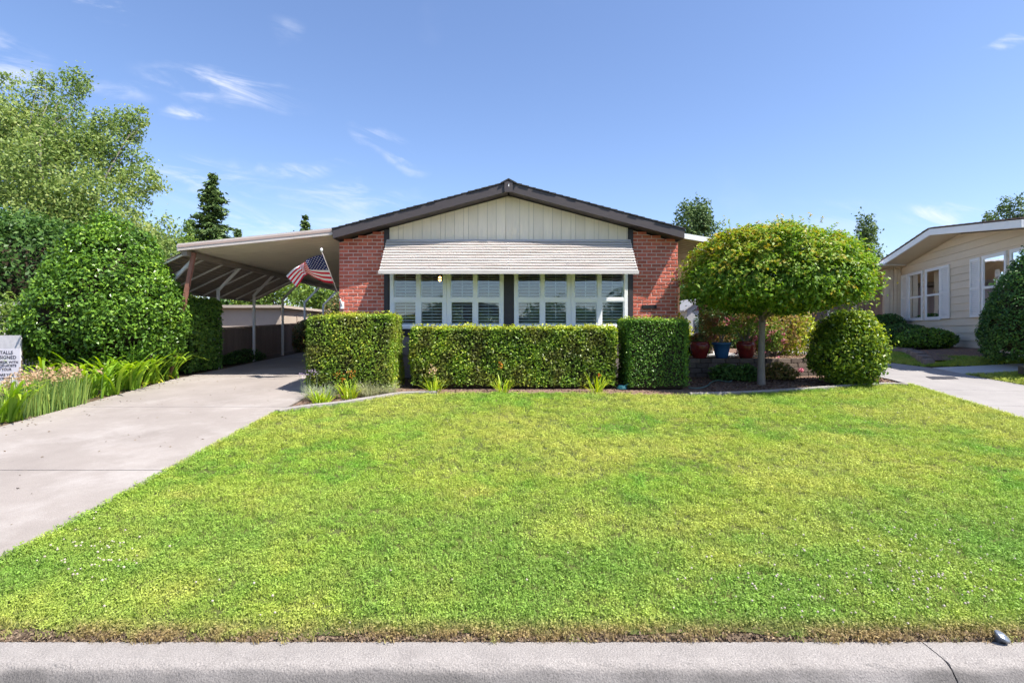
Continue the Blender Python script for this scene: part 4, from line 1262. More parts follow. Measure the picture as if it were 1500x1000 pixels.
    for (a, b) in ((.10, .61), (3.09, 3.60), (4.79, 5.30)):
        m = MB(); z0, z1 = 2.34, 3.97; fw = .06
        for (u0, u1, za, zc) in ((a, b, z1 - .08, z1), (a, b, z0, z0 + .09), (a, a + fw, z0 + .09, z1 - .08), (b - fw, b, z0 + .09, z1 - .08), (a + fw, b - fw, 3.11, 3.18)):
            m.prism([Q(u0, .07, za), Q(u1, .07, za), Q(u1, .07, zc), Q(u0, .07, zc)], -n * .045)
        s = m.build('shutter', M['nwhite'], H)
        m = MB(); m.prism([Q(a + fw, .032, z0 + .09), Q(b - fw, .032, z0 + .09), Q(b - fw, .032, z1 - .08), Q(a + fw, .032, z1 - .08)], -n * .008); m.build('shutter_back', M['nwhite'], s)
        z = z0 + .11
        while z < z1 - .1:
            if not (3.07 < z < 3.19):
                m = MB(); m.hexa([Q(a + fw, .062, z), Q(b - fw, .062, z), Q(b - fw, .056, z), Q(a + fw, .056, z), Q(a + fw, .04, z + .032), Q(b - fw, .04, z + .032), Q(b - fw, .034, z + .032), Q(a + fw, .034, z + .032)])
                m.build('shutter_slat', M['nwhite'], s)
            z += .05
    # raised bed with a stone edge along the wall
    M['stone'] = surf('edge_stone', (0.30, 0.235, 0.20), (0.22, 0.17, 0.15), scale=8, rough=.9, bump=.7, bscale=30, rand=.25)
    E = thing('stone_edging', Q(3, 1.5, 1.3), 'low row of brown stones edging the raised bed below the taupe house', 'edging')
    pts = [(-.6, .95), (1.2, 1.25), (3.0, 1.45), (4.6, 1.55), (5.8, 1.75), (7.2, 2.0)]
    L_ = 0; rr = random.Random(4)
    u = -.5
    while u < 7.0:
        l = rr.uniform(.26, .42)
        w = np.interp(u + l / 2, [p[0] for p in pts], [p[1] for p in pts])
        p = Q(u + l / 2, w, 0); g = G(p.x, p.y)
        m = MB(); h = rr.uniform(.13, .19); d = .12
        c = [Q(u + .012, w - d, g - .04), Q(u + l, w - d, g - .04), Q(u + l, w + d, g - .04), Q(u + .012, w + d, g - .04),
             Q(u + .03, w - d + .02, g + h), Q(u + l - .02, w - d + .02, g + h - rr.uniform(0, .02)), Q(u + l - .03, w + d - .03, g + h - rr.uniform(0, .02)), Q(u + .03, w + d - .03, g + h)]
        m.hexa(c); m.build('stone', M['stone'], E, bevel=.015); u += l
    b = MB()
    us = np.linspace(-.6, 7.2, 14)
    for q in us:
        w = np.interp(q, [p[0] for p in pts], [p[1] for p in pts]); p = Q(q, w, 0)
        b.v += [tuple(Q(q, w - .05, G(p.x, p.y) + .12)), tuple(Q(q, .0, G(p.x, p.y) + .2))]
    b.f = [(2 * i, 2 * i + 2, 2 * i + 3, 2 * i + 1) for i in range(len(us) - 1)]
    tag(b.build('planting_bed', M['mulch']), kind='structure')
    return Q
NQ = neighbour()


def back_building():
    """grey-mauve outbuilding with a sloped tan porch roof behind the maple"""
    M['mauve'] = surf('mauve_siding', (0.36, 0.29, 0.275), (0.31, 0.25, 0.24), scale=3, rough=.7, stretch=(6, 6, 1), rand=.06)
    B = thing('outbuilding', (14.5, 23.5, 1.3), 'grey mauve outbuilding with sloped tan porch roof behind the round maple', 'outbuilding')
    x = 10.6; i = 0
    bk = MB().box(10.6, 17.0, 23.03, 25.5, 1.2, 3.72).build('wall', M['mauve'], B)
    while x < 16.9:
        MB().box(x + .006, x + .194, 23.0, 23.028, 1.22, 3.70).build('siding_board', M['mauve'], bk); x += .2
    m = MB(); m.hexa([(11.3, 19.6, 4.30), (17, 19.6, 4.30), (17, 25.6, 3.66), (11.3, 25.6, 3.66), (11.3, 19.6, 4.36), (17, 19.6, 4.36), (17, 25.6, 3.72), (11.3, 25.6, 3.72)])
    rf = m.build('roof', M['car_white'], B)
    x = 11.3
    while x < 16.9:
        m = MB(); m.hexa([(x, 19.62, 4.262), (x + .05, 19.62, 4.262), (x + .05, 25.5, 3.635), (x, 25.5, 3.635), (x, 19.62, 4.298), (x + .22, 19.62, 4.298), (x + .22, 25.5, 3.658), (x, 25.5, 3.658)])
        m.build('roof_pan', M['tan_pan'], rf); x += .24
    MB().box(11.3, 17, 22.86, 22.95, 3.78, 3.90).build('beam', M['brown_awn'], B)
    for x, w, mt in ((13.25, .10, 'nsiding'), (12.25, .05, 'nwhite'), (11.5, .08, 'nwhite')):
        y = 20.9; zt = 4.262 - (y - 19.62) * .1066 - .002
        MB().box(x - w / 2, x + w / 2, y - w / 2, y + w / 2, 1.25, zt).build('post', M[mt], B)
    # white lattice rail
    R = thing('lattice_rail', (14.1, 20.6, 1.3), 'short white lattice rail beside the corner of the taupe house', 'railing')
    m = MB(); m.box(13.3, 14.5, 20.55, 20.60, 2.42, 2.50); m.box(13.3, 14.5, 20.55, 20.60, 1.45, 1.52); m.build('rail', M['nwhite'], R)
    for k in range(14):
        a = 13.3 + k * .12
        if a + .0 < 14.45:
            m = MB(); e = min(14.5, a + .9); m.bar((a, 20.56, 1.5), (e, 20.56, 1.5 + (e - a)), .012, .03, up=(0, 1, 0)); m.build('lath', M['nwhite'], R)
            m = MB(); s = max(13.3, a - .9); m.bar((a, 20.59, 1.5), (s, 20.59, 1.5 + (a - s)), .012, .03, up=(0, 1, 0)); m.build('lath', M['nwhite'], R)
    # small white gabled shed far behind
    S = thing('shed', (9.1, 27, 1.34), 'small distant white gabled shed between the brick corner and patio post', 'shed')
    zb = 1.3
    m = MB(); m.prism([(8.5, 26, zb), (9.7, 26, zb), (9.7, 26, 3.0), (9.1, 26, 3.45), (8.5, 26, 3.0)], (0, 2.5, 0)); m.build('wall', surf('shed_white', (0.42, 0.42, 0.42), rough=.6), S)
    for s in (-1, 1):
        m = MB(); m.prism([(9.1, 25.8, 3.48), (9.1 + s * .8, 25.8, 2.88), (9.1 + s * .8, 25.8, 2.96), (9.1, 25.8, 3.56)], (0, 2.9, 0)); m.build('roof', surf('shed_roof', (0.40, 0.39, 0.38), rough=.6), S)
    m = MB(); m.box(8.85, 9.2, 25.96, 25.999, 1.9, 2.6); m.build('window', M['glass'], S)
back_building()


# ------------------------------------------------------------------ left boundary: fences, beige building, lattice, sign
def left_boundary():
    M['fence'] = surf('fence_brown', (0.29, 0.215, 0.175), (0.23, 0.17, 0.14), scale=5, rough=.85, bump=.3, stretch=(4, 4, .6), rand=.12)
    M['beige'] = surf('beige_wall', (0.52, 0.44, 0.36), (0.47, 0.395, 0.325), scale=1.5, rough=.8, stain=(.40, .33, .27), sscale=2)
    F_ = thing('board_fence', (-7.75, 16.5, 1.1), 'brown board fence running back behind the white carport posts', 'fence')
    y = 13.6
    while y < 21.6:
        g = G(-7.8, y)
        MB().box(-7.80, -7.775, y + .004, y + .186, g, g + .96).build('board', M['fence'], F_); y += .19
    for h in (.15, .75):
        m = MB(); m.hexa([(-7.85, 13.6, G(0, 13.6) + h), (-7.802, 13.6, G(0, 13.6) + h), (-7.802, 21.6, G(0, 21.6) + h), (-7.85, 21.6, G(0, 21.6) + h)] +
                         [(-7.85, 13.6, G(0, 13.6) + h + .08), (-7.802, 13.6, G(0, 13.6) + h + .08), (-7.802, 21.6, G(0, 21.6) + h + .08), (-7.85, 21.6, G(0, 21.6) + h + .08)])
        m.build('rail', M['fence'], F_)
    m = MB(); m.hexa([(-7.83, 13.6, G(0, 13.6) + .962), (-7.745, 13.6, G(0, 13.6) + .962), (-7.745, 21.6, G(0, 21.6) + .962), (-7.83, 21.6, G(0, 21.6) + .962)] +
                     [(-7.83, 13.6, G(0, 13.6) + .99), (-7.745, 13.6, G(0, 13.6) + .99), (-7.745, 21.6, G(0, 21.6) + .99), (-7.83, 21.6, G(0, 21.6) + .99)])
    m.build('cap', M['fence'], F_)
    K = thing('board_fence', (-5.6, 22.7, 1.3), 'brown board fence closing the far end of the driveway', 'fence')
    x = -7.7
    while x < -3.0:
        MB().box(x + .004, x + .186, 22.6, 22.625, 1.3, 2.28).build('board', M['fence'], K); x += .19
    MB().box(-7.7, -3.0, 22.58, 22.645, 2.282, 2.31).build('cap', M['fence'], K)
    B = thing('storage_building', (-9, 27, 1.3), 'long low beige building with a pale flat roof beyond the fence', 'building')
    wl = MB().box(-14.5, -8.35, 20.0, 30, 1.3, 2.78).build('wall', M['beige'], B)
    MB().box(-8.34, -4.2, 27, 33, 1.3, 2.80).build('wall', M['beige'], B)
    MB().box(-14.7, -8.2, 19.8, 30.1, 2.80, 2.90).build('roof', M['beige'], B)
    MB().box(-8.19, -4.0, 26.8, 33, 2.84, 2.93).build('roof', M['beige'], B)
    for y in (21.5, 23.4, 25.3):
        MB().box(-8.349, -8.33, y, y + .05, 1.4, 2.6).build('batten', M['fence'], B)
    # white lattice screen at far left
    S = thing('lattice_screen', (-10.6, 11.2, .9), 'weathered white lattice and slat screen at the left edge', 'fence')
    M['oldwhite'] = surf('weathered_white', (0.62, 0.60, 0.60), (0.50, 0.48, 0.48), scale=12, rough=.8)
    Y = 11.2
    x = -11.6; k = 0
    while x < -9.62:
        h = 2.62 if x < -9.95 else 2.25
        MB().box(x, x + .028, Y, Y + .012, G(x, Y), h - .12 + .05 * math.sin(k * 2.1)).build('slat', M['oldwhite'], S); x += .065; k += 1
    for k in range(16):
        a = -11.6 + k * .13
        e = min(-9.95, a + .8)
        if e - a > .1:
            MB().bar((a, Y - .008, 1.75), (e, Y - .008, 1.75 + (e - a)), .010, .024, up=(0, 1, 0)).build('lath', M['oldwhite'], S)
        s = max(-11.6, a - .8)
        if a - s > .1 and a < -9.95:
            MB().bar((a, Y - .02, 1.75), (s, Y - .02, 1.75 + (a - s)), .010, .024, up=(0, 1, 0)).build('lath', M['oldwhite'], S)
    # white board behind the sign and the notice sign itself
    W = thing('white_panel', (-9.4, 10.1, .8), 'white weathered panel standing behind the parking notice sign', 'panel')
    Y = 10.1
    a, b_ = at(-40, 491, Y), at(30, 512, Y)
    MB().box(a.x, b_.x, Y, Y + .03, b_.z - .2, a.z).build('board', M['oldwhite'], W)
    for x in (a.x + .1, b_.x - .08): MB().box(x, x + .05, Y + .031, Y + .07, G(x, Y) - .05, a.z - .02).build('stake', M['fence'], W)
    N_ = thing('notice_sign', at(5, 560, 9.6), 'white notice sign with dark lettering among the plants at the left edge', 'sign')
    Y = 9.6
    a, b_ = at(-44, 510.5, Y), at(29.5, 566, Y)
    sw = surf('sign_white', (0.68, 0.66, 0.70), (0.62, 0.60, 0.64), scale=4, rough=.5)
    MB().box(a.x, b_.x, Y, Y + .012, b_.z, a.z).build('plate', sw, N_)
    MB().box((a.x + b_.x) / 2 - .03, (a.x + b_.x) / 2 + .03, Y + .013, Y + .06, G(a.x, Y) - .1, a.z - .03).build('stake', M['fence'], N_)
    ink = surf('sign_ink', (0.05, 0.045, 0.06), rough=.6)
    for (txt, px, py, h) in (('STALLS', 19, 516.5, 5.0), ('ASSIGNED', 24, 523.5, 5.0), ('CHECK WITH', 27, 530.5, 3.8), ('CO-HOSTS', 24, 535.5, 3.6), ('& YOUR', 17, 541, 3.8), ('ARE YOU', 21, 549, 3.8), ('PROPERTY', 18, 554.5, 3.4)):
        cu = bpy.data.curves.new('lettering', 'FONT'); cu.body = txt; cu.align_x = 'RIGHT'; cu.align_y = 'CENTER'
        cu.size = h / FP * Y * 1.36; cu.extrude = .001; cu.space_character = 1.05; cu.offset = .0012
        tmp = bpy.data.objects.new('lettering', cu)
        COL.objects.link(tmp); bpy.context.view_layer.update()
        me = bpy.data.meshes.new_from_object(tmp.evaluated_get(bpy.context.evaluated_depsgraph_get()))
        bpy.data.objects.remove(tmp)
        o = bpy.data.objects.new('lettering', me); COL.objects.link(o)
        p = at(px, py, Y); o.location = (p.x, Y - .002, p.z); o.rotation_euler = (math.pi / 2, 0, 0)
        me.materials.clear(); me.materials.append(ink); put(o, N_)
left_boundary()


# ------------------------------------------------------------------ terrace right of the house
def terrace():
    M['block'] = surf('wall_block', (0.145, 0.112, 0.090), (0.10, 0.078, 0.064), scale=9, rough=.92, bump=.7, bscale=40, rand=.25)
    W = thing('retaining_wall', (5.6, 12, .95), 'low dark retaining wall of stacked stone blocks below the flower pots', 'wall')
    rr = random.Random(9)
    path = [(3.72, 12.0), (5.9, 12.0), (6.9, 12.25), (7.9, 12.9)]
    def pos(s):
        for (a, b) in zip(path[:-1], path[1:]):
            l = math.dist(a, b)
            if s <= l: return Vector((a[0] + (b[0] - a[0]) * s / l, a[1] + (b[1] - a[1]) * s / l, 0)), Vector(((b[0] - a[0]) / l, (b[1] - a[1]) / l, 0))
            s -= l
        return Vector((*path[-1], 0)), Vector((.86, .5, 0))
    tot = sum(math.dist(a, b) for a, b in zip(path[:-1], path[1:]))
    for row in range(4):
        s = .0 if row % 2 else -.14
        while s < tot - .1:
            l = rr.uniform(.24, .34)
            a = max(s, 0); p, d = pos(a + .0); n = Vector((-d.y, d.x, 0))
            z0 = .93 + row * .106; z1 = z0 + .099; o = row * .012 + rr.uniform(-.008, .008)
            q = p + d * (l - .012 - (a - s)); f = -.03 + o
            m = MB(); m.hexa([p + n * f + Vector((0, 0, z0)), q + n * f + Vector((0, 0, z0)), q + n * (f + .18) + Vector((0, 0, z0)), p + n * (f + .18) + Vector((0, 0, z0)),
                              p + n * (f + .004) + Vector((0, 0, z1)), q + n * (f + .004) + Vector((0, 0, z1)), q + n * (f + .18) + Vector((0, 0, z1)), p + n * (f + .18) + Vector((0, 0, z1))])
            m.build('block', M['block'], W, bevel=.008); s += l
    T = MB(); ring = [(3.66, 12.12), (5.9, 12.12), (6.85, 12.37), (7.8, 12.98), (7.9, 14.4), (8.0, 19), (3.66, 19)]
    T.prism([(x, y, .9) for x, y in ring], (0, 0, .445)); tag(T.build('terrace', M['mulch']), kind='structure')
    tag(MB().box(3.68, 6.0, 12.55, 18.5, 1.2, 1.362).build('patio_slab', M['bright_walk']), kind='structure')
    # sloped light mulch between wall and walk
    rg = np.random.default_rng(6); n = 2600
    P = np.column_stack([rg.uniform(3.7, 7.7, n), rg.uniform(12.15, 14.5, n)]); P = P[(P[:, 0] > 6.02) | (P[:, 1] < 12.5)]
    me = leaf_mesh('fallen_leaves', np.column_stack([P, np.full(len(P), 1.357)]), np.tile([0, 0, 1.0], (len(P), 1)), np.full(len(P), .06), leafm('dry_leaf', [(0.10, 0.06, 0.04), (0.30, 0.20, 0.13), (0.55, 0.42, 0.30)], trans=0.05, rough=.9, spec=.1), rg, jitter=.3)
    tag(link('fallen_leaves', me), 'dry pale leaves and bark covering the terrace around the pots', 'mulch', kind='stuff')
    # pots
    def pot(px, Y, R, Hh, mat, label, prof):
        p = Vector(((px - CX) / FP * Y, Y, 1.347))
        t = thing('flower_pot', p, label, 'pot', 'glazed pots on the terrace wall')
        MB().lathe(p, [(r * R, z * Hh) for r, z in prof], 28).build('body', mat, t, smooth=True)
        MB().lathe(p + Vector((0, 0, Hh - .06)), [(R * .5, 0), (R * .8, .012), (R * .4, .025)], 20).build('soil', M['soil'], t)
        return p
    red = surf('red_glaze', (0.21, 0.022, 0.02), (0.15, 0.014, 0.013), scale=6, rough=.25, spec=.55)
    blue = surf('blue_glaze', (0.035, 0.12, 0.28), (0.025, 0.09, 0.22), scale=6, rough=.35, spec=.5)
    jar = [(.60, 0), (.70, .12), (.92, .5), (1.0, .75), (.97, .86), (.86, .93), (.90, .97), (.93, 1.0), (.84, 1.0), (.80, .9), (.7, .8)]
    bowl = [(.58, 0), (.64, .03), (.80, .45), (.94, .86), (1.04, .88), (1.06, 1.0), (.96, 1.0), (.90, .9), (.8, .8)]
    a = pot(1025, 12.22, .215, .37, red, 'round dark red glazed pot next to the clipped right hedge', jar)
    b = pot(1057, 12.26, .20, .35, blue, 'flared blue pot between the two red pots', bowl)
    c = pot(1093, 12.30, .215, .38, red, 'round dark red glazed pot beside the maple trunk', jar)
    return a, b, c
POTS = terrace()

# hose lying in the bed, teal tap box between hedges, black path light, kerb cap
def small_things():
    hm = surf('hose_green', (0.10, 0.15, 0.13), (0.08, 0.12, 0.11), rough=.5)
    pts = []
    ctrl = [pg(1008, 570), pg(1024, 570.5), pg(1036, 567), pg(1041, 562), pg(1052, 559), pg(1068, 561), pg(1076, 556), pg(1088, 553), pg(1098, 552)]
    for i in range(len(ctrl) - 1):
        for k in range(5):
            t = k / 5
            p0, p1, p2, p3 = ctrl[max(i - 1, 0)], ctrl[i], ctrl[i + 1], ctrl[min(i + 2, len(ctrl) - 1)]
            q = .5 * ((2 * p1) + (p2 - p0) * t + (2 * p0 - 5 * p1 + 4 * p2 - p3) * t * t + (3 * p1 - p0 - 3 * p2 + p3) * t ** 3)
            pts.append(q + Vector((0, 0, .028 - 0.0)))
    tag(MB().tube(pts, .014, 8).build('garden_hose', hm, smooth=True), 'grey green garden hose lying on the dark mulch beside the right hedge', 'hose')
    t = thing('hose_reel', pg(911, 571), 'small teal plastic hose fitting on the ground between the hedges', 'hose fitting')
    p = pg(911, 571); tm = surf('teal_plastic', (0.05, 0.22, 0.25), (0.04, 0.17, 0.2), rough=.4)
    for k in range(3): 
        ring = [p + Vector((math.cos(a) * (.09 - .012 * k), math.sin(a) * .06, .03 + .022 * k)) for a in np.linspace(0, 6.1, 16)]
        MB().tube(ring, .012, 6).build('coil', tm, t, smooth=True)
    MB().tube([p + Vector((.05, 0, .07)), p + Vector((.13, -.02, .12))], [.018, .012], 8).build('nozzle', tm, t)
    p = pg(1497, 555)
    t = thing('path_light', p, 'small black box light on a stake in the grass at the right edge', 'light')
    MB().box(p.x - .03, p.x + .16, p.y - .06, p.y + .06, p.z + .10, p.z + .26).build('lamp_box', M['black'], t, bevel=.008)
    MB().tube([p + Vector((.05, 0, -.05)), p + Vector((.05, 0, .1))], [.008, .02], 8).build('stake', M['black'], t)
    MB().box(p.x - .02, p.x + .15, p.y - .064, p.y - .061, p.z + .115, p.z + .235).build('lens', M['glass'], t)
    # metal cap in the turf by the kerb
    p = pg(1468, 943); p.z = G(p.x, p.y) + .01
    t = thing('sprinkler_head', p, 'small worn grey metal cap sticking out of the turf by the kerb', 'sprinkler')
    gm = surf('worn_zinc', (0.30, 0.33, 0.37), (0.18, 0.20, 0.23), scale=60, rough=.35, metal=.6, bump=.3)
    b = MB().lathe((0, 0, 0), [(.012, -.04), (.020, -.02), (.036, -.006), (.039, .002), (.034, .008), (.02, .009), (.012, .016)], 20).build('cap', gm, None, smooth=True)
    b.location = p + Vector((0, 0, .032)); b.rotation_euler = (.35, .42, 0); put(b, t)
    MB().tube([p + Vector((0, 0, -.06)), p + Vector((0, .004, .03))], .018, 10).build('riser', M['black'], t)
small_things()


def across_the_street():
    H = thing('house', (1, -24, .16), 'dark roofed house across the street mirrored in the windows', 'house')
    dk = surf('far_wall', (0.16, 0.15, 0.14), rough=.8)
    MB().box(-9, 2, -34, -24, .16, 3.0).build('wall', dk, H)
    m = MB(); m.prism([(-9.6, -23.4, 2.9), (2.6, -23.4, 2.9), (-3.5, -23.4, 4.9)], (0, -11, 0)); m.build('roof', M['shingle'], H)
    for x in (-7, -3, 0): MB().box(x, x + 1.4, -23.995, -23.95, 1.2, 2.5).build('window', M['glass'], H)
    MB().box(-5, -4, -23.995, -23.94, .2, 2.3).build('door', M['dark_trim'], H)
across_the_street()

# ------------------------------------------------------------------ plants
LM = {
    'hedge': leafm('hedge_leaf', patch=(0.14, 0.10, 0.035), pscale=2.8, pamt=.6, cols=[(0.043, 0.081, 0.012), (0.121, 0.212, 0.024), (0.245, 0.374, 0.038), (0.487, 0.519, 0.049)], trans=.22, rough=.38),
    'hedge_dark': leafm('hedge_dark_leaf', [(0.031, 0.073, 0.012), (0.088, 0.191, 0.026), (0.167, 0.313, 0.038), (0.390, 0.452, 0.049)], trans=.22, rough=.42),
    'glossy': leafm('glossy_leaf', [(0.025, 0.056, 0.011), (0.075, 0.162, 0.025), (0.149, 0.282, 0.033), (0.260, 0.402, 0.042)], trans=.2, rough=.3),
    'ivy': leafm('ivy_leaf', [(0.024, 0.060, 0.012), (0.068, 0.151, 0.026), (0.138, 0.263, 0.041), (0.260, 0.385, 0.059)], trans=.2, rough=.35),
    'olive': leafm('olive_leaf', [(0.071, 0.126, 0.032), (0.160, 0.244, 0.063), (0.265, 0.339, 0.092), (0.403, 0.437, 0.144)], trans=.35, rough=.5),
    'dark': leafm('dark_leaf', [(0.017, 0.041, 0.011), (0.042, 0.098, 0.021), (0.085, 0.165, 0.033), (0.156, 0.252, 0.046)], trans=.22, rough=.45),
    'mid': leafm('mid_leaf', [(0.047, 0.091, 0.019), (0.112, 0.191, 0.034), (0.205, 0.303, 0.053), (0.293, 0.368, 0.065)], trans=.28, rough=.5),
    'maple': leafm('maple_leaf', [(0.046, 0.102, 0.016), (0.140, 0.260, 0.031), (0.239, 0.346, 0.042), (0.454, 0.341, 0.052)], trans=.34, rough=.45),
    'yellow': leafm('yellowgreen_leaf', [(0.084, 0.138, 0.014), (0.251, 0.326, 0.026), (0.428, 0.468, 0.035), (0.525, 0.473, 0.039)], trans=.3, rough=.4),
    'round': leafm('round_leaf', [(0.032, 0.067, 0.012), (0.097, 0.176, 0.024), (0.230, 0.316, 0.033), (0.468, 0.492, 0.049)], trans=.28, rough=.35),
    'conifer': leafm('conifer_needle', [(0.039, 0.075, 0.024), (0.084, 0.144, 0.044), (0.134, 0.202, 0.061), (0.202, 0.265, 0.082)], trans=.15, rough=.6),
    'yew': leafm('yew_needle', [(0.020, 0.054, 0.015), (0.049, 0.121, 0.027), (0.100, 0.209, 0.043), (0.207, 0.331, 0.051)], trans=.15, rough=.5),
    'photinia': leafm('photinia_leaf', [(0.052, 0.088, 0.026), (0.158, 0.175, 0.052), (0.362, 0.145, 0.072), (0.414, 0.127, 0.069)], trans=.25, rough=.35),
    'rusty': leafm('rusty_leaf', [(0.07, 0.08, 0.02), (0.19, 0.18, 0.04), (0.36, 0.20, 0.09), (0.50, 0.40, 0.10)], trans=.3, rough=.4),
    'strap': leafm('strap_leaf', [(0.112, 0.226, 0.024), (0.193, 0.338, 0.031), (0.332, 0.467, 0.043), (0.514, 0.490, 0.061)], trans=.35, rough=.38),
    'iris': leafm('iris_leaf', [(0.138, 0.242, 0.065), (0.212, 0.331, 0.083), (0.325, 0.438, 0.101), (0.552, 0.523, 0.131)], trans=.3, rough=.45),
    'lily': leafm('lily_leaf', [(0.157, 0.263, 0.024), (0.276, 0.418, 0.029), (0.487, 0.569, 0.044), (0.579, 0.557, 0.070)], trans=.35, rough=.4),
    'varieg': leafm('variegated_blade', [(0.20, 0.25, 0.10), (0.36, 0.38, 0.20), (0.55, 0.54, 0.36), (0.66, 0.63, 0.48)], trans=.3, rough=.5),
    'bluegr': leafm('blue_blade', [(0.16, 0.21, 0.12), (0.28, 0.33, 0.20), (0.40, 0.43, 0.28), (0.52, 0.52, 0.38)], trans=.3, rough=.5),
    'dry': leafm('dry_bloom', [(0.30, 0.18, 0.09), (0.46, 0.30, 0.17), (0.58, 0.42, 0.26), (0.66, 0.52, 0.36)], trans=.3, rough=.7),
    'orange': leafm('orange_petal', [(0.50, 0.12, 0.02), (0.62, 0.20, 0.04), (0.68, 0.30, 0.06), (0.70, 0.38, 0.12)], trans=.3, rough=.5),
    'pink': leafm('pink_petal', [(0.42, 0.06, 0.14), (0.58, 0.14, 0.24), (0.66, 0.30, 0.36), (0.70, 0.46, 0.46)], trans=.3, rough=.5),
    'mauve': leafm('mauve_petal', [(0.36, 0.22, 0.40), (0.48, 0.34, 0.52), (0.60, 0.48, 0.62), (0.66, 0.58, 0.68)], trans=.3, rough=.5),
}
M['twig'] = surf('twig', (0.050, 0.038, 0.024), (0.030, 0.024, 0.016), scale=12, rough=.95, spec=.1, bump=.5)
M['bark'] = surf('bark', (0.24, 0.205, 0.175), (0.17, 0.145, 0.125), scale=10, rough=.9, spec=.15, bump=.7, bscale=25, stretch=(3, 3, .8))
M['pale_bark'] = surf('pale_bark', (0.27, 0.24, 0.20), (0.19, 0.165, 0.14), scale=5, rough=.85, spec=.15, bump=.4, bscale=18, stretch=(2, 2, .7))
M['dark_bark'] = surf('dark_bark', (0.09, 0.068, 0.052), (0.06, 0.046, 0.036), scale=10, rough=.95, spec=.1, bump=.7, bscale=20, stretch=(3, 3, .6))


def sphere_dirs(n, rg): return nrmz(rg.normal(size=(n, 3)))


def core_mesh(c, R, scale, mat, shape_pow=2.0, lum=None, amp=0.0, prof=None):
    bm = bmesh.new(); bmesh.ops.create_icosphere(bm, subdivisions=3, radius=1.0)
    V = np.array([v.co[:] for v in bm.verts])
    F = np.array([[v.index for v in f.verts] for f in bm.faces]); bm.free()
    d = nrmz(V)
    s = (np.abs(d) ** shape_pow).sum(1, keepdims=True) ** (-1.0 / shape_pow)
    P = d * s
    if prof is not None:
        pz, pr = np.array(prof).T
        h = np.linalg.norm(d[:, :2], axis=1) + 1e-6; r = np.interp(d[:, 2] * .5 + .5, pz, pr) * np.minimum(1, h * 2.2)
        P = np.stack([d[:, 0] / h * r, d[:, 1] / h * r, d[:, 2]], 1)
    k = 1.0 if lum is None else (1 + amp * lum(P * 1.0))[:, None]
    return np_mesh('twig_core', np.array(c) + P * np.array(R) * scale * k, F, mat)


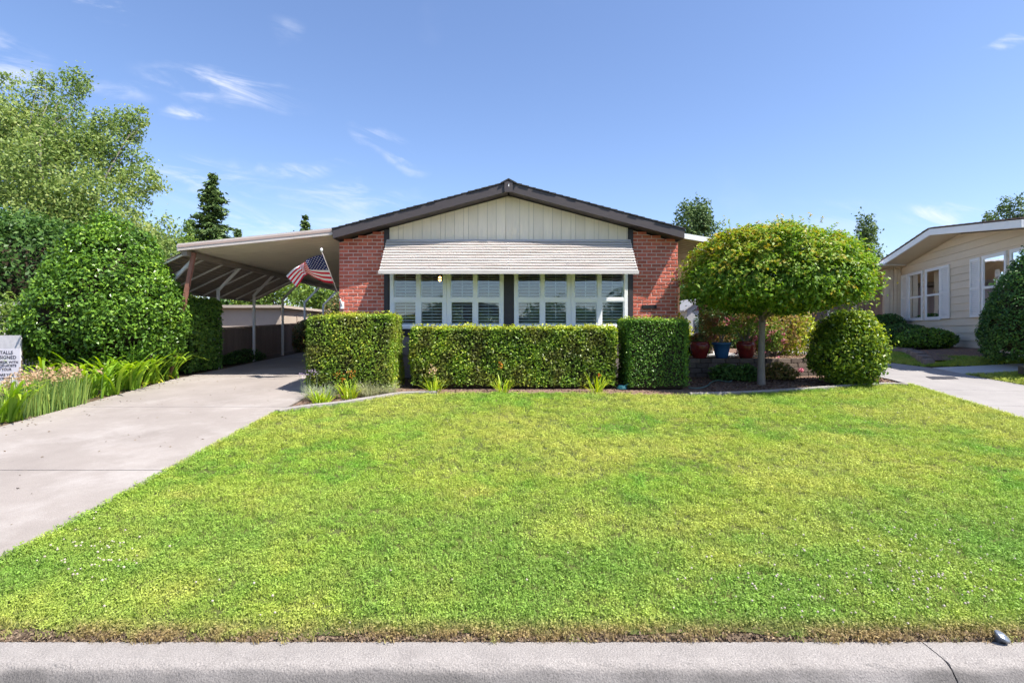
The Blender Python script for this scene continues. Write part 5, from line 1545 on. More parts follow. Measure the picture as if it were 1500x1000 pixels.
def shrub(name, label, cat, c, R, n, size, mat, seed, pw=2.0, amp=.10, freq=2.2, depth=.16, core=.84, base=None, filt=None, group=None, stems=4, lvf=None,
          aspect=.55, jitter=.6, upb=.3, droop=0.0, flat_bottom=None, wisps=0, coremat=None, prof=None, tuft=None):
    rg = np.random.default_rng(seed); lum = lumps(seed + 1, freq)
    c = np.array(c, float); R = np.array(R, float)
    gz = G(c[0], c[1]) if base is None else base
    t = thing(name, (c[0], c[1], gz), label, cat, group)
    def shell(m):
        if prof is None:
            d = sphere_dirs(m, rg)
            P = d * (np.abs(d) ** pw).sum(1, keepdims=True) ** (-1.0 / pw)
            nn = nrmz(np.sign(P) * np.abs(P) ** (pw - 1) / R)
        else:            # outline of revolution: prof = [(height 0..1, radius 0..1), ...]
            pz, pr = np.array(prof).T
            tt = rg.uniform(0, 1, m * 3); rr = np.interp(tt, pz, pr)
            keep = rg.uniform(0, 1, m * 3) < np.maximum(rr, .25); tt, rr = tt[keep][:m], rr[keep][:m]
            a = rg.uniform(0, 6.2832, len(tt)); cap = (tt > .93) & (rg.uniform(size=len(tt)) < .5)
            rr = np.where(cap, rr * rg.uniform(0, 1, len(tt)), rr)
            P = np.stack([np.cos(a) * rr, np.sin(a) * rr, tt * 2 - 1], 1)
            sl = (np.interp(tt + .03, pz, pr) - np.interp(tt - .03, pz, pr)) / .06 * R[0] / (2 * R[2])
            nn = nrmz(np.stack([np.cos(a), np.sin(a), -sl], 1))
        return P, nn
    N0 = int(n * 1.25)
    if tuft:
        tc, tr = tuft
        TP, TN = shell(tc)
        tdep = np.minimum(rg.exponential(depth * .8, len(TP)), .3)
        q = rg.integers(0, len(TP), N0)
        P, nn = TP[q], TN[q]
        g3 = rg.normal(size=(N0, 3)); g3 -= (g3 * nn).sum(1, keepdims=True) * nn * .55
        k = 1 + amp * lum(P); dep = tdep[q] + rg.exponential(.02, N0)
        pos = c + P * R * (k - dep)[:, None] + g3 * tr
        lvt = (rg.normal(size=len(TP)) * .09)[q]
        nn = nrmz(nn + g3 * .45)
    else:
        P, nn = shell(N0); N0 = len(P)
        k = 1 + amp * lum(P)
        dep = np.minimum(rg.exponential(depth, N0), .45)
        pos = c + P * R * (k - dep)[:, None]
        lvt = 0
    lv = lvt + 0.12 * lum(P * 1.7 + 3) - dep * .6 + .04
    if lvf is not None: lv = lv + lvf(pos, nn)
    ok = pos[:, 2] > gz + .02
    if flat_bottom is not None: ok &= pos[:, 2] > flat_bottom + .06 * lum(pos * 2)
    if filt is not None: ok &= filt(pos)
    pos, nn, lv = pos[ok][:n], nn[ok][:n], lv[ok][:n]
    if wisps:
        q = rg.integers(0, len(pos), wisps)
        up = nn[q][:, 2] > .2
        q = q[up]
        for st in range(1, 5):
            ex = pos[q] + nn[q] * .05 * st + np.array([0, 0, .025 * st]) + rg.normal(size=(len(q), 3)) * .008
            pos = np.concatenate([pos, ex]); nn = np.concatenate([nn, nn[q]]); lv = np.concatenate([lv, np.full(len(q), .2)])
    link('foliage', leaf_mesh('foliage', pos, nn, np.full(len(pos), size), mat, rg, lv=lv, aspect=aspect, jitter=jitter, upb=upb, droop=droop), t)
    if core:
        me = core_mesh(c, R, core, coremat or M['twig'], pw, lum, amp, prof)
        co = np.array([v.co[:] for v in me.vertices])
        lo = gz + .03 if flat_bottom is None else max(gz + .03, flat_bottom + .03)
        for v in me.vertices:
            if v.co.z < lo: v.co.z = lo
        if filt is None: link('twig_core', me, t)
    if stems:
        m = MB()
        for i in range(stems):
            a = i * 6.28 / stems + .4
            m.tube([(c[0] + .05 * math.cos(a), c[1] + .05 * math.sin(a), gz - .05), (c[0] + R[0] * .2 * math.cos(a), c[1] + R[1] * .2 * math.sin(a), gz + (c[2] - gz) * .5),
                    (c[0] + R[0] * .55 * math.cos(a), c[1] + R[1] * .55 * math.sin(a), c[2] + R[2] * .25)], [.035, .025, .01], 6)
        m.build('stem', M['dark_bark'], t)
    return t


def box_hedge(name, label, x0, x1, y0, y1, z1, n, size, mat, seed, slope=0.0, topbright=.42, rnd=.10, group='clipped box hedges below the windows', brown=None):
    """clipped hedge: leaves over a rounded block that follows a slightly wavy clipping plane"""
    rg = np.random.default_rng(seed); lum = lumps(seed, 2.3); lum2 = lumps(seed + 5, 6.0)
    gz = G((x0 + x1) / 2, (y0 + y1) / 2)
    t = thing(name, ((x0 + x1) / 2, (y0 + y1) / 2, gz), label, 'hedge', group)
    c = np.array([(x0 + x1) / 2, (y0 + y1) / 2, (gz + z1) / 2]); h = np.array([(x1 - x0) / 2, (y1 - y0) / 2, (z1 - gz) / 2])
    areas = np.array([h[1] * h[2], h[1] * h[2], h[0] * h[2], h[0] * h[2] * .25, h[0] * h[1] * 1.25])
    f = rg.choice(5, n, p=areas / areas.sum())
    U = rg.uniform(-1, 1, (n, 3))
    U[f == 0, 0] = -1; U[f == 1, 0] = 1; U[f == 2, 1] = -1; U[f == 3, 1] = 1; U[f == 4, 2] = 1
    N0 = np.zeros((n, 3)); N0[f == 0, 0] = -1; N0[f == 1, 0] = 1; N0[f == 2, 1] = -1; N0[f == 3, 1] = 1; N0[f == 4, 2] = 1
    L = U * h
    # round the upright and top edges
    q = np.maximum(np.abs(L) - (h - rnd), 0); q[:, 2] = np.where(L[:, 2] > 0, q[:, 2], 0)
    ql = np.linalg.norm(q, axis=1, keepdims=True)
    over = ql[:, 0] > 1e-6
    inner = np.sign(L) * np.minimum(np.abs(L), h - rnd); inner[:, 2] = np.where(L[:, 2] > 0, inner[:, 2], L[:, 2])
    N1 = np.where(over[:, None], nrmz(np.sign(L) * q), N0)
    L2 = np.where(over[:, None], inner + N1 * rnd, L)
    dep = np.minimum(rg.exponential(.028, n), .12)
    stray = rg.uniform(size=n) < .035; dep = np.where(stray, -rg.uniform(.005, .06, n), dep)
    dep = dep - .026 * lum(L) - .018 * lum2(L)
    P = c + L2 - N1 * dep[:, None]
    P[:, 2] += slope * L[:, 0] * (L[:, 2] + h[2]) / (2 * h[2])
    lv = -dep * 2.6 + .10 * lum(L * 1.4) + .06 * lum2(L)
    lv += topbright * np.clip((P[:, 2] - (z1 + slope * L[:, 0]) + .09) / .09, 0, 1) + .10 * np.clip(N1[:, 0], 0, 1)  # young growth lightens the top; right faces also toned lighter as if sunlit
    if brown is not None: lv -= brown(P)
    ok = P[:, 2] > gz + .015 + np.abs(rg.normal(size=len(P))) * .05
    P, N1, lv = P[ok], N1[ok], lv[ok]
    link('foliage', leaf_mesh('foliage', P, N1, np.full(len(P), size), mat, rg, lv=lv, aspect=.62, jitter=.62, upb=.25), t)
    k = .075
    m = MB(); s0, s1 = slope * -h[0], slope * h[0]
    m.hexa([(x0 + k, y0 + k, gz - .02), (x1 - k, y0 + k, gz - .02), (x1 - k, y1 - k, gz - .02), (x0 + k, y1 - k, gz - .02),
            (x0 + k, y0 + k * 1.3, z1 - k + s0), (x1 - k, y0 + k * 1.3, z1 - k + s1), (x1 - k, y1 - k, z1 - k + s1), (x0 + k, y1 - k, z1 - k + s0)])
    m.build('twig_core', M['twig'], t, bevel=.06)
    return t


# --- the three clipped hedges
HL = (at(447, 0, 9.95).x, at(578, 0, 9.95).x)
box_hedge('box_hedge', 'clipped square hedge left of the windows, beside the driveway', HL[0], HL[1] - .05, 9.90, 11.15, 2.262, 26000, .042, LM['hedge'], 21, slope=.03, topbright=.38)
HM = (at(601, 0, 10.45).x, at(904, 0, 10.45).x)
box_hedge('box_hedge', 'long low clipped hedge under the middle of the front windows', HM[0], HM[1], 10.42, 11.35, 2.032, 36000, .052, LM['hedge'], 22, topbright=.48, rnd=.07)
HR = (at(919, 0, 10.3).x, at(1011, 0, 10.3).x)
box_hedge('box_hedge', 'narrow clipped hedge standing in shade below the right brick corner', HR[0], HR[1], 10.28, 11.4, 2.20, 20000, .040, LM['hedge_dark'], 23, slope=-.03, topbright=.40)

# --- big glossy bush, ivy hedge, dark thicket on the left
def keep_bush(p): return ~((p[:, 0] > -8.7) & (p[:, 1] > 11.42) & (p[:, 2] > 2.7)) & ~((p[:, 0] > -7.05) & (p[:, 2] < 2.0) & (p[:, 1] > 11.2))
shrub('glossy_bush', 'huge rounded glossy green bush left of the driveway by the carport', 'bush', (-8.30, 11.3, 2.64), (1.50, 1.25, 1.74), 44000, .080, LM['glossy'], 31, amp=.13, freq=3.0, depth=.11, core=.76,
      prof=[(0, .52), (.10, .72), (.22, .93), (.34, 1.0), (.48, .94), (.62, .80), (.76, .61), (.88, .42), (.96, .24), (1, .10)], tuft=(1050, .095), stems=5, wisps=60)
box_hedge('ivy_hedge', 'tall dark ivy-covered hedge between the big bush and first carport post', -7.95, -7.22, 12.45, 13.85, 2.72, 9000, .085, LM['ivy'], 33, topbright=.15, rnd=.12, group=None)
shrub('dark_thicket', 'dark green leafy thicket behind the lattice at the far left', 'bush', (-13.4, 15.0, 2.4), (3.0, 2.0, 2.75), 42000, .125, LM['dark'], 35, amp=.14, freq=2.6, depth=.07, core=.78, tuft=(1500, .22))
shrub('feathery_shrub', 'pale feathery shrub leaning over the white lattice screen', 'bush', (-9.85, 10.75, 1.95), (.42, .35, .75), 3000, .085, LM['mid'], 36, amp=.25, freq=3, depth=.3, core=0, stems=2, lvf=lambda p, n: .12, aspect=.3, droop=.8)


# --- trees
def limb_path(a, b, rg, sag=.12, k=5):
    a, b = np.array(a, float), np.array(b, float); L = np.linalg.norm(b - a)
    off = rg.normal(size=3) * L * sag
    return [tuple(a + (b - a) * t + off * math.sin(math.pi * t) + rg.normal(size=3) * L * .012) for t in np.linspace(0, 1, k)]


def broad_tree(name, label, base, fork, clumps, size, mat, bark, seed, r0=.25, leaves=900, group=None, aspect=.55, droop=.3, spread=.55, airy=.35):
    """clumps: list of (centre, radius). Limbs run from the fork to each clump; leaf sprays fill each clump unevenly."""
    rg = np.random.default_rng(seed)
    t = thing(name, base, label, 'tree', group)
    m = MB(); base = Vector(base); fork = Vector(fork)
    m.tube(limb_path(base - Vector((0, 0, .1)), fork, rg, .03, 6), [r0 * (1 - .09 * i) for i in range(6)], 10)
    PP, NN, LV = [], [], []
    for (c, r) in clumps:
        c = np.array(c, float); r = np.array(r if hasattr(r, '__len__') else (r, r, r * .8), float)
        st = np.array(fork) + (np.array(base) - np.array(fork)) * rg.uniform(0, .3)
        lp = limb_path(st, st + (c - st) * .86, rg, .10, 6)
        m.tube(lp, list(np.linspace(r0 * .34, r0 * .03, 6)), 6)
        nt = max(5, int(9 * (r.prod() ** (1 / 3))))
        tips = c + sphere_dirs(nt, rg) * r * rg.uniform(.45, 1.0, (nt, 1)) ** .5
        for q in tips:
            s = np.array(lp[rg.integers(3, 6)])
            m.tube(limb_path(s, q, rg, .08, 4), [r0 * .06, r0 * .045, r0 * .03, r0 * .015], 4)
        nl = int(leaves * (r.prod() ** (2 / 3)))
        # two thirds in sprays around twig tips, the rest in the clump's shell
        n1 = int(nl * spread)
        ti = rg.integers(0, nt, n1)
        P1 = tips[ti] + rg.normal(size=(n1, 3)) * r * airy * .55
        d = sphere_dirs(nl - n1, rg); P2 = c + d * r * (rg.uniform(.25, 1, (nl - n1, 1)) ** .45)
        P = np.concatenate([P1, P2]); N_ = nrmz((P - c) / r)
        rel = np.linalg.norm((P - c) / r, axis=1)
        PP.append(P); NN.append(N_); LV.append((rel - .8) * .22 + rg.normal() * .07)
    P = np.concatenate(PP); N_ = np.concatenate(NN); lv = np.concatenate(LV)
    m.build('trunk', bark, t, smooth=True)
    link('crown', leaf_mesh('crown', P, N_, np.full(len(P), size), mat, rg, lv=lv, aspect=aspect, jitter=.75, upb=.25, droop=droop), t)
    return t


def A(px, py, Y): return tuple(at(px, py, Y))
Yt = 21.0
tall = [((A(35, 215, Yt)), (2.2, 2, 1.6)), (A(78, 165, Yt + .5), (1.0, 1, 1.3)), (A(108, 128, Yt), (.55, .6, .8)), (A(70, 118, Yt), (.3, .3, .5)), (A(102, 190, Yt - .5), (1.1, 1, 1.2)),
        (A(20, 165, Yt - .5), (.9, .9, .7)), (A(-10, 240, Yt), (2.2, 2, 2.0)), (A(70, 265, Yt - 1.2), (2.1, 1.6, 1.5)), (A(125, 245, Yt), (1.3, 1.2, 1.2)), (A(160, 205, Yt + .2), (.85, .9, .9)),
        (A(188, 180, Yt), (.7, .7, .7)), (A(205, 172, Yt), (.35, .4, .4)), (A(180, 235, Yt), (1.0, 1, .9)), (A(205, 262, Yt), (.8, .8, .6)), (A(225, 268, Yt), (.4, .4, .35)), (A(200, 300, Yt), (.6, .6, .6)),
        (A(130, 300, Yt - 1.5), (1.6, 1.4, 1.1)), (A(40, 315, Yt - 1.5), (2.2, 1.6, 1.3)), (A(90, 335, Yt - 1.5), (1.8, 1.5, 1.0)), (A(160, 330, Yt - 1), (1.3, 1.2, .9)), (A(5, 120, Yt + 1), (.5, .5, .4)), (A(-40, 180, Yt), (1.6, 1.5, 1.4))]
broad_tree('sycamore_tree', 'tall loose olive green tree rising behind the big bush at left', (at(95, 345, Yt).x, Yt, 1.3), A(95, 345, Yt), tall, .13, LM['olive'], M['pale_bark'], 41, r0=.20, leaves=1750, spread=.62, airy=.42)


def auto_clumps(cx, cz_top, Y, wpx, zbase, seed, k=10):
    """clumps filling an irregular crown: centre px, top px, width px"""
    rg = np.random.default_rng(seed)
    top = at(cx, cz_top, Y); hw = wpx / FP * Y / 2; zc = (top.z + zbase) / 2; hz = (top.z - zbase) / 2
    out = []
    for i in range(k):
        d = sphere_dirs(1, rg)[0] * rg.uniform(.35, .78)
        r = rg.uniform(.32, .5)
        out.append(((top.x + d[0] * hw, Y + d[1] * hw, zc + d[2] * hz), (hw * r, hw * r, hz * r * .9)))
    out.append(((top.x, Y, top.z - hz * .3), (hw * .3, hw * .3, hz * .3)))
    return out


def bg_tree(px, py, Y, w, label, mat, seed, zb=2.2, k=10, size=.26, leaves=520, name='background_tree'):
    b = at(px, py, Y)
    broad_tree(name, label, (b.x, Y, G(b.x, Y)), (b.x, Y, zb + .5), auto_clumps(px, py, Y, w, zb, seed, k), size, LM[mat], M['dark_bark'], seed, r0=.22, leaves=leaves, group='trees behind the houses', spread=.4, airy=.5)


bg_tree(246, 316, 34, 120, 'olive green tree behind the left end of the carport roof', 'olive', 51, size=.22)
bg_tree(274, 328, 37, 84, 'soft green tree just left of the tall redwood above the carport', 'mid', 66, zb=4.5, k=14, size=.2, leaves=700)
bg_tree(222, 326, 31, 80, 'olive tree peeping over the right shoulder of the big bush', 'olive', 67, zb=4, k=13, size=.18, leaves=700)
bg_tree(206, 352, 30, 90, 'dull green tree filling the gap right of the tall sycamore', 'mid', 52, size=.2)
bg_tree(405, 398, 36, 120, 'bushy green tree seen under the carport above the fence', 'mid', 53, zb=1.6, size=.24)
bg_tree(470, 386, 33, 90, 'leafy green tree showing between carport beam and brick corner', 'mid', 54, zb=1.6, size=.22)
bg_tree(340, 408, 38, 110, 'dark tree seen under the far end of the carport side awning', 'dark', 55, zb=1.6, size=.24)
bg_tree(-60, 330, 24, 200, 'dark evergreen mass at the left edge behind the thicket', 'dark', 56, size=.2, leaves=420)
bg_tree(1003, 400, 30, 60, 'dark tree showing between the brick corner and the maple', 'dark', 57, zb=1.4, size=.2)
bg_tree(1080, 395, 27, 130, 'dark leafy tree in the shade behind the patio posts', 'dark', 58, zb=1.4, size=.2)
bg_tree(1180, 410, 32, 120, 'green tree behind the maple crown and outbuilding', 'mid', 59, zb=1.6, size=.22)
bg_tree(1020, 288, 46, 66, 'blue green pine top rising above the patio roof', 'conifer', 60, zb=6.5, k=12, size=.26)
bg_tree(1446, 312, 52, 40, 'small dark pine top above the taupe roof', 'conifer', 61, zb=8, size=.26)
bg_tree(1474, 288, 52, 52, 'tall dark pine top standing above the taupe roof at right', 'conifer', 62, zb=8, k=9, size=.26)
bg_tree(1272, 316, 44, 72, 'dark ragged pine between the maple and taupe roof', 'conifer', 63, zb=4, k=14, size=.25)
bg_tree(430, 340, 60, 34, 'small distant evergreen peeping over the carport roof', 'conifer', 64, zb=6, size=.3)
bg_tree(-1400, 420, 40, 500, 'hidden row of trees far left', 'mid', 65, zb=1.5) if False else None


def conifer(px, py, Y, wpx, zb, label, seed, mat='conifer', dens=62):
    rg = np.random.default_rng(seed)
    top = at(px, py, Y); g = G(top.x, Y); H = top.z - g
    t = thing('conifer_tree', (top.x, Y, g), label, 'tree', 'conifers on the skyline')
    m = MB(); m.tube([(top.x, Y, g - .1), (top.x + .05, Y, g + H * .5), (top.x, Y, top.z)], [.28, .17, .02], 8)
    hw = wpx / FP * Y / 2
    PP, NN = [], []
    z = top.z - .25
    while z > zb:
        f = (top.z - z) / (top.z - zb)
        r = hw * (.04 + .96 * f ** .85)
        for k in range(rg.integers(5, 9)):
            a = rg.uniform(0, 6.28); L = r * rg.uniform(.45, 1.2)
            dv = np.array([math.cos(a), math.sin(a), 0]); n = max(6, int(L * dens * .8))
            s = rg.uniform(.08, 1, n)
            P = np.array([top.x, Y, z]) + dv * (s * L)[:, None] + np.array([0, 0, 1.0]) * (-.22 * s + .16 * s ** 2.5)[:, None] * L + rg.normal(size=(n, 3)) * np.array([.13, .13, .07])
            side = np.array([-dv[1], dv[0], 0]); P += side * (rg.normal(size=n) * .16 * L * (1.1 - s))[:, None]
            PP.append(P); NN.append(np.tile([0, 0, 1.0], (n, 1)) + dv * .5)
            m.tube([(top.x, Y, z), tuple(np.array([top.x, Y, z]) + dv * L * .6 + np.array([0, 0, -.08 * L])), tuple(np.array([top.x, Y, z]) + dv * L * .95)], [.035, .02, .006], 4)
        z -= rg.uniform(.2, .42)
    P = np.concatenate(PP); N_ = nrmz(np.concatenate(NN))
    m.build('trunk', M['dark_bark'], t)
    link('crown', leaf_mesh('crown', P, N_, np.full(len(P), .42), LM[mat], rg, aspect=.42, jitter=.5, upb=.3, droop=.5, out=.8), t)
conifer(312, 253, 44, 92, 6.4, 'tall pointed redwood above the carport roof', 71)
conifer(279, 320, 50, 44, 7.5, 'small pointed conifer left of the tall redwood', 72)
conifer(447, 314, 62, 36, 10, 'little distant pointed conifer over the carport roof near the brick', 73)
conifer(349, 335, 55, 30, 9, 'tiny conifer tip right of the tall redwood', 74)


# --- round maple by the retaining wall
def maple():
    rg = np.random.default_rng(81); lum = lumps(82, 2.6); lum2 = lumps(83, 6.5)
    c = np.array([5.20, 10.72, 2.95]); R = np.array([1.58, 1.50, .94])
    bx, by = at(1115, 0, 10.95).x, 10.95
    gz = G(bx, by)
    t = thing('maple_tree', (bx, by, gz), 'round clipped maple with spreading green and rusty crown on a single trunk', 'tree')
    m = MB()
    m.tube([(bx + .01, by, gz - .1), (bx, by, gz + .05), (bx, by, gz + .5), (bx + .015, by, gz + 1.0), (bx + .03, by, gz + 1.55)], [.095, .078, .066, .060, .058], 12)
    for i in range(13):
        a = i * 2.4; f = rg.uniform(.45, .9)
        e = (c[0] + R[0] * f * math.cos(a), c[1] + R[1] * f * math.sin(a), c[2] + rg.uniform(-.25, .75))
        lp = limb_path((bx + .02, by, gz + rg.uniform(1.28, 1.5)), e, rg, .06, 6); m.tube(lp, [.036, .028, .022, .016, .011, .006], 6)
        for j in range(4):
            s = lp[rg.integers(2, 6)]; d = sphere_dirs(1, rg)[0] * .45; d[2] = abs(d[2]) * .6
            m.tube([s, tuple(np.array(s) + d * .6), tuple(np.array(s) + d)], [.010, .007, .003], 4)
    m.build('trunk', M['bark'], t, smooth=True)
    # crown of overlapping leaf tiers over a flattened dome
    nt, per = 1150, 34
    d = sphere_dirs(nt, rg)
    Rz = np.where(d[:, 2] > 0, 1.10, .66)
    sq = (np.abs(d) ** 2.35).sum(1) ** (-1 / 2.35); d = np.where((d[:, 2] > 0)[:, None], d * sq[:, None], d)
    d[:, 2] = np.where(d[:, 2] < -.35, d[:, 2] * .75, d[:, 2])
    TP = d * np.stack([np.full(nt, R[0]), np.full(nt, R[1]), Rz], 1)
    k = 1 + .055 * lum(d * 1.4) + .03 * lum2(d)
    tdep = np.minimum(rg.exponential(.07, nt), .35)
    C_ = c + TP * (k - tdep)[:, None]
    n = nt * per; q = np.repeat(np.arange(nt), per)
    nnT = nrmz(d / np.array([R[0], R[1], .95]))
    rad = rg.uniform(.09, .17, nt)[q]
    g3 = rg.normal(size=(n, 3)) * np.array([1, 1, .38])
    pos = C_[q] + g3 * rad[:, None] * .75
    rr = np.linalg.norm(g3[:, :2], axis=1) * rad
    pos[:, 2] -= rr * .45
    # loose leaves filling the inside
    ni = 15000; di = sphere_dirs(ni, rg); Pi = c + di * np.where(di[:, 2:3] > 0, np.array([[R[0], R[1], 1.08]]), np.array([[R[0], R[1], .72]])) * (rg.uniform(.35, .97, (ni, 1)))
    pos = np.concatenate([pos, Pi]); nn = np.concatenate([nnT[q], di]); dd = np.concatenate([d[q], di])
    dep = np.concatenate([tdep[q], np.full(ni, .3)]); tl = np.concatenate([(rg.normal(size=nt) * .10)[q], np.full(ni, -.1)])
    hr = np.hypot(pos[:, 0] - c[0], pos[:, 1] - c[1])
    keep = pos[:, 2] > 2.04 + .17 * hr + .09 * lum(pos * 1.5) + .09 * lum2(pos)
    keep &= ~((pos[:, 0] < 5.85) & (pos[:, 1] > 11.68) & (pos[:, 2] > 3.45) & (pos[:, 2] < 4.15))
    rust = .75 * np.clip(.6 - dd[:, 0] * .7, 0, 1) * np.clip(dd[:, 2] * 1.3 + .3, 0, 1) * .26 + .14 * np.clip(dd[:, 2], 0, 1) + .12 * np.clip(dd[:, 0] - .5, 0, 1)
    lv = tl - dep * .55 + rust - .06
    lv = np.where(rg.uniform(size=len(pos)) < .04, lv + .3, lv)
    pos, nn, lv = pos[keep], nn[keep], lv[keep]
    # thin shoots above the clipped outline
    sh = []
    for (px, py0, py1) in ((1060, 330, 316), (1068, 334, 322), (1140, 328, 316), (1160, 325, 314), (1172, 325, 316), (1185, 325, 312), (1204, 326, 317), (1225, 332, 326), (1055, 336, 324), (1110, 331, 324)):
        for q in np.linspace(0, 1, 6): sh.append(np.array(at(px + rg.normal() * 1.2, py0 + (py1 - py0) * q, 11.0)))
    sh = np.array(sh); pos = np.concatenate([pos, sh]); nn = np.concatenate([nn, np.tile([0, 0, 1.0], (len(sh), 1))]); lv = np.concatenate([lv, np.full(len(sh), .25)])
    # maple leaves: a leaf blade plus two side lobes
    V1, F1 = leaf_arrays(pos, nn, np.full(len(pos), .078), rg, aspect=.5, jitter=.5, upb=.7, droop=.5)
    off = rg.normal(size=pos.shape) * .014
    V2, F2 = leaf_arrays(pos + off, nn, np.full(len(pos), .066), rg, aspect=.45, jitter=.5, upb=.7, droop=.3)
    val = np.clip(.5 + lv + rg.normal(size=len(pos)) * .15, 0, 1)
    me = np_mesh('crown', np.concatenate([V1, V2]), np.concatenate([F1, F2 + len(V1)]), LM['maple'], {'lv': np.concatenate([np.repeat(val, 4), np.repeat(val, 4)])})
    link('crown', me, t)
maple()

# --- shrubs right of the house
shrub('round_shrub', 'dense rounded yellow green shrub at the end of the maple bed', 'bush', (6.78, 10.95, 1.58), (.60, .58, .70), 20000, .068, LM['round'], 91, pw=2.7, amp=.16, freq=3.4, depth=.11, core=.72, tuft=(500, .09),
      lvf=lambda p, n: .24 * np.clip(n[:, 0] * .9 + n[:, 2] * .7 - .25, -.3, 1), wisps=70)  # sunlit side put into the leaf tone: lighter to the right and top
shrub('yellow_shrub', 'bright yellow green bush behind the round shrub', 'bush', (6.75, 13.6, 2.0), (.85, .5, .75), 5000, .085, LM['yellow'], 92, amp=.18, depth=.25, core=.6, lvf=lambda p, n: .05)
shrub('yellow_shrub', 'pale yellow variegated bush between the right hedge and patio post', 'bush', (4.55, 15.2, 1.75), (.55, .5, .75), 4000, .085, LM['yellow'], 93, amp=.15, depth=.25, core=.6, lvf=lambda p, n: .1)
shrub('yellow_shrub', 'low bright lime bush behind the left red pot', 'bush', (4.55, 13.3, 1.55), (.40, .35, .30), 2200, .07, LM['yellow'], 94, amp=.15, depth=.25, core=.6)
def open_shrub(label, c, r, seed, mat, flowers=None, n=2600, size=.07):
    rg = np.random.default_rng(seed); gz = 1.345
    t = thing('garden_shrub', (c[0], c[1], gz), label, 'bush')
    m = MB(); tips = []
    for i in range(10):
        a = rg.uniform(0, 6.28); e = (c[0] + r[0] * .8 * math.cos(a), c[1] + r[1] * .8 * math.sin(a), c[2] + r[2] * rg.uniform(.1, .9))
        lp = limb_path((c[0] + rg.normal() * .02, c[1], gz - .05), e, rg, .07, 5); m.tube(lp, [.018, .015, .012, .008, .004], 5)
        tips += lp[2:]
    m.build('stem', M['bark'], t)
    tips = np.array(tips); q = rg.integers(0, len(tips), n)
    P = tips[q] + rg.normal(size=(n, 3)) * np.array(r) * .24
    P = P[P[:, 2] > gz + .15]
    link('foliage', leaf_mesh('foliage', P, nrmz(P - np.array([c[0], c[1], gz])), np.full(len(P), size), LM[mat], rg, aspect=.45, jitter=.7), t)
    if flowers:
        k = 14
        fp = tips[rg.integers(0, len(tips), k)] + rg.normal(size=(k, 3)) * np.array(r) * .3; fp[:, 1] = np.minimum(fp[:, 1], c[1] - r[1] * .3)
        Q = np.repeat(fp, 16, 0) + rg.normal(size=(k * 16, 3)) * .03
        link('blossom', leaf_mesh('blossom', Q, nrmz(Q - np.repeat(fp, 16, 0)), np.full(len(Q), .05), LM[flowers], rg, aspect=.8), t)
open_shrub('open twiggy shrub with pale stems in the sunny middle of the bed', (6.22, 12.8, 2.05), (.75, .45, .62), 95, 'rusty', None, 3800)
open_shrub('pink flowering bush just right of the maple trunk', (5.60, 12.75, 1.8), (.38, .35, .40), 96, 'mid', 'pink', 1500)
open_shrub('sparse leafy shrub behind the blue pot in patio shade', (5.32, 14.3, 2.1), (.40, .4, .6), 97, 'dark', None, 2200)
shrub('low_shrub', 'low dark plant at the foot of the retaining wall near the hedge', 'bush', (4.55, 11.45, 1.08), (.34, .26, .24), 1500, .06, LM['dark'], 98, amp=.2, depth=.3, core=.5, stems=2, lvf=lambda p, n: .1)
shrub('low_shrub', 'low bluish green plant at the foot of the maple trunk', 'bush', (4.93, 11.35, 1.06), (.34, .26, .22), 1500, .065, LM['dark'], 99, amp=.2, depth=.3, core=.5, stems=2, lvf=lambda p, n: .06)
def bloom(p, label, mat, seed):
    rg = np.random.default_rng(seed); t = thing('flower', p, label, 'flower')
    MB().tube([p, p + Vector((.01, 0, .13))], .005, 5).build('stem', surf('flower_stem', (.06, .11, .03)), t)
    Q = np.tile(np.array(p + Vector((.01, 0, .15))), (60, 1)) + rg.normal(size=(60, 3)) * .022
    link('petals', leaf_mesh('petals', Q, nrmz(Q - np.array(p + Vector((.01, 0, .14)))), np.full(60, .05), LM[mat], rg, aspect=.8), t)
bloom(pg(1173, 552), 'single bright pink bloom in the dark mulch left of the round shrub', 'pink', 5)

open_shrub('leafy shrub with pink blossom standing behind the right red pot', (5.05, 13.0, 1.95), (.45, .35, .5), 161, 'rusty', 'pink', 1800)
open_shrub('arching green shrub between the maple trunk and the rusty shrub', (5.85, 12.45, 1.75), (.4, .25, .38), 162, 'mid', 'pink', 1500)
shrub('low_shrub', 'low brownish plant at the wall foot right of the maple trunk', 'bush', (5.75, 11.55, 1.07), (.38, .24, .24), 1500, .06, LM['rusty'], 163, amp=.2, depth=.3, core=.5, stems=2, lvf=lambda p, n: -.1)
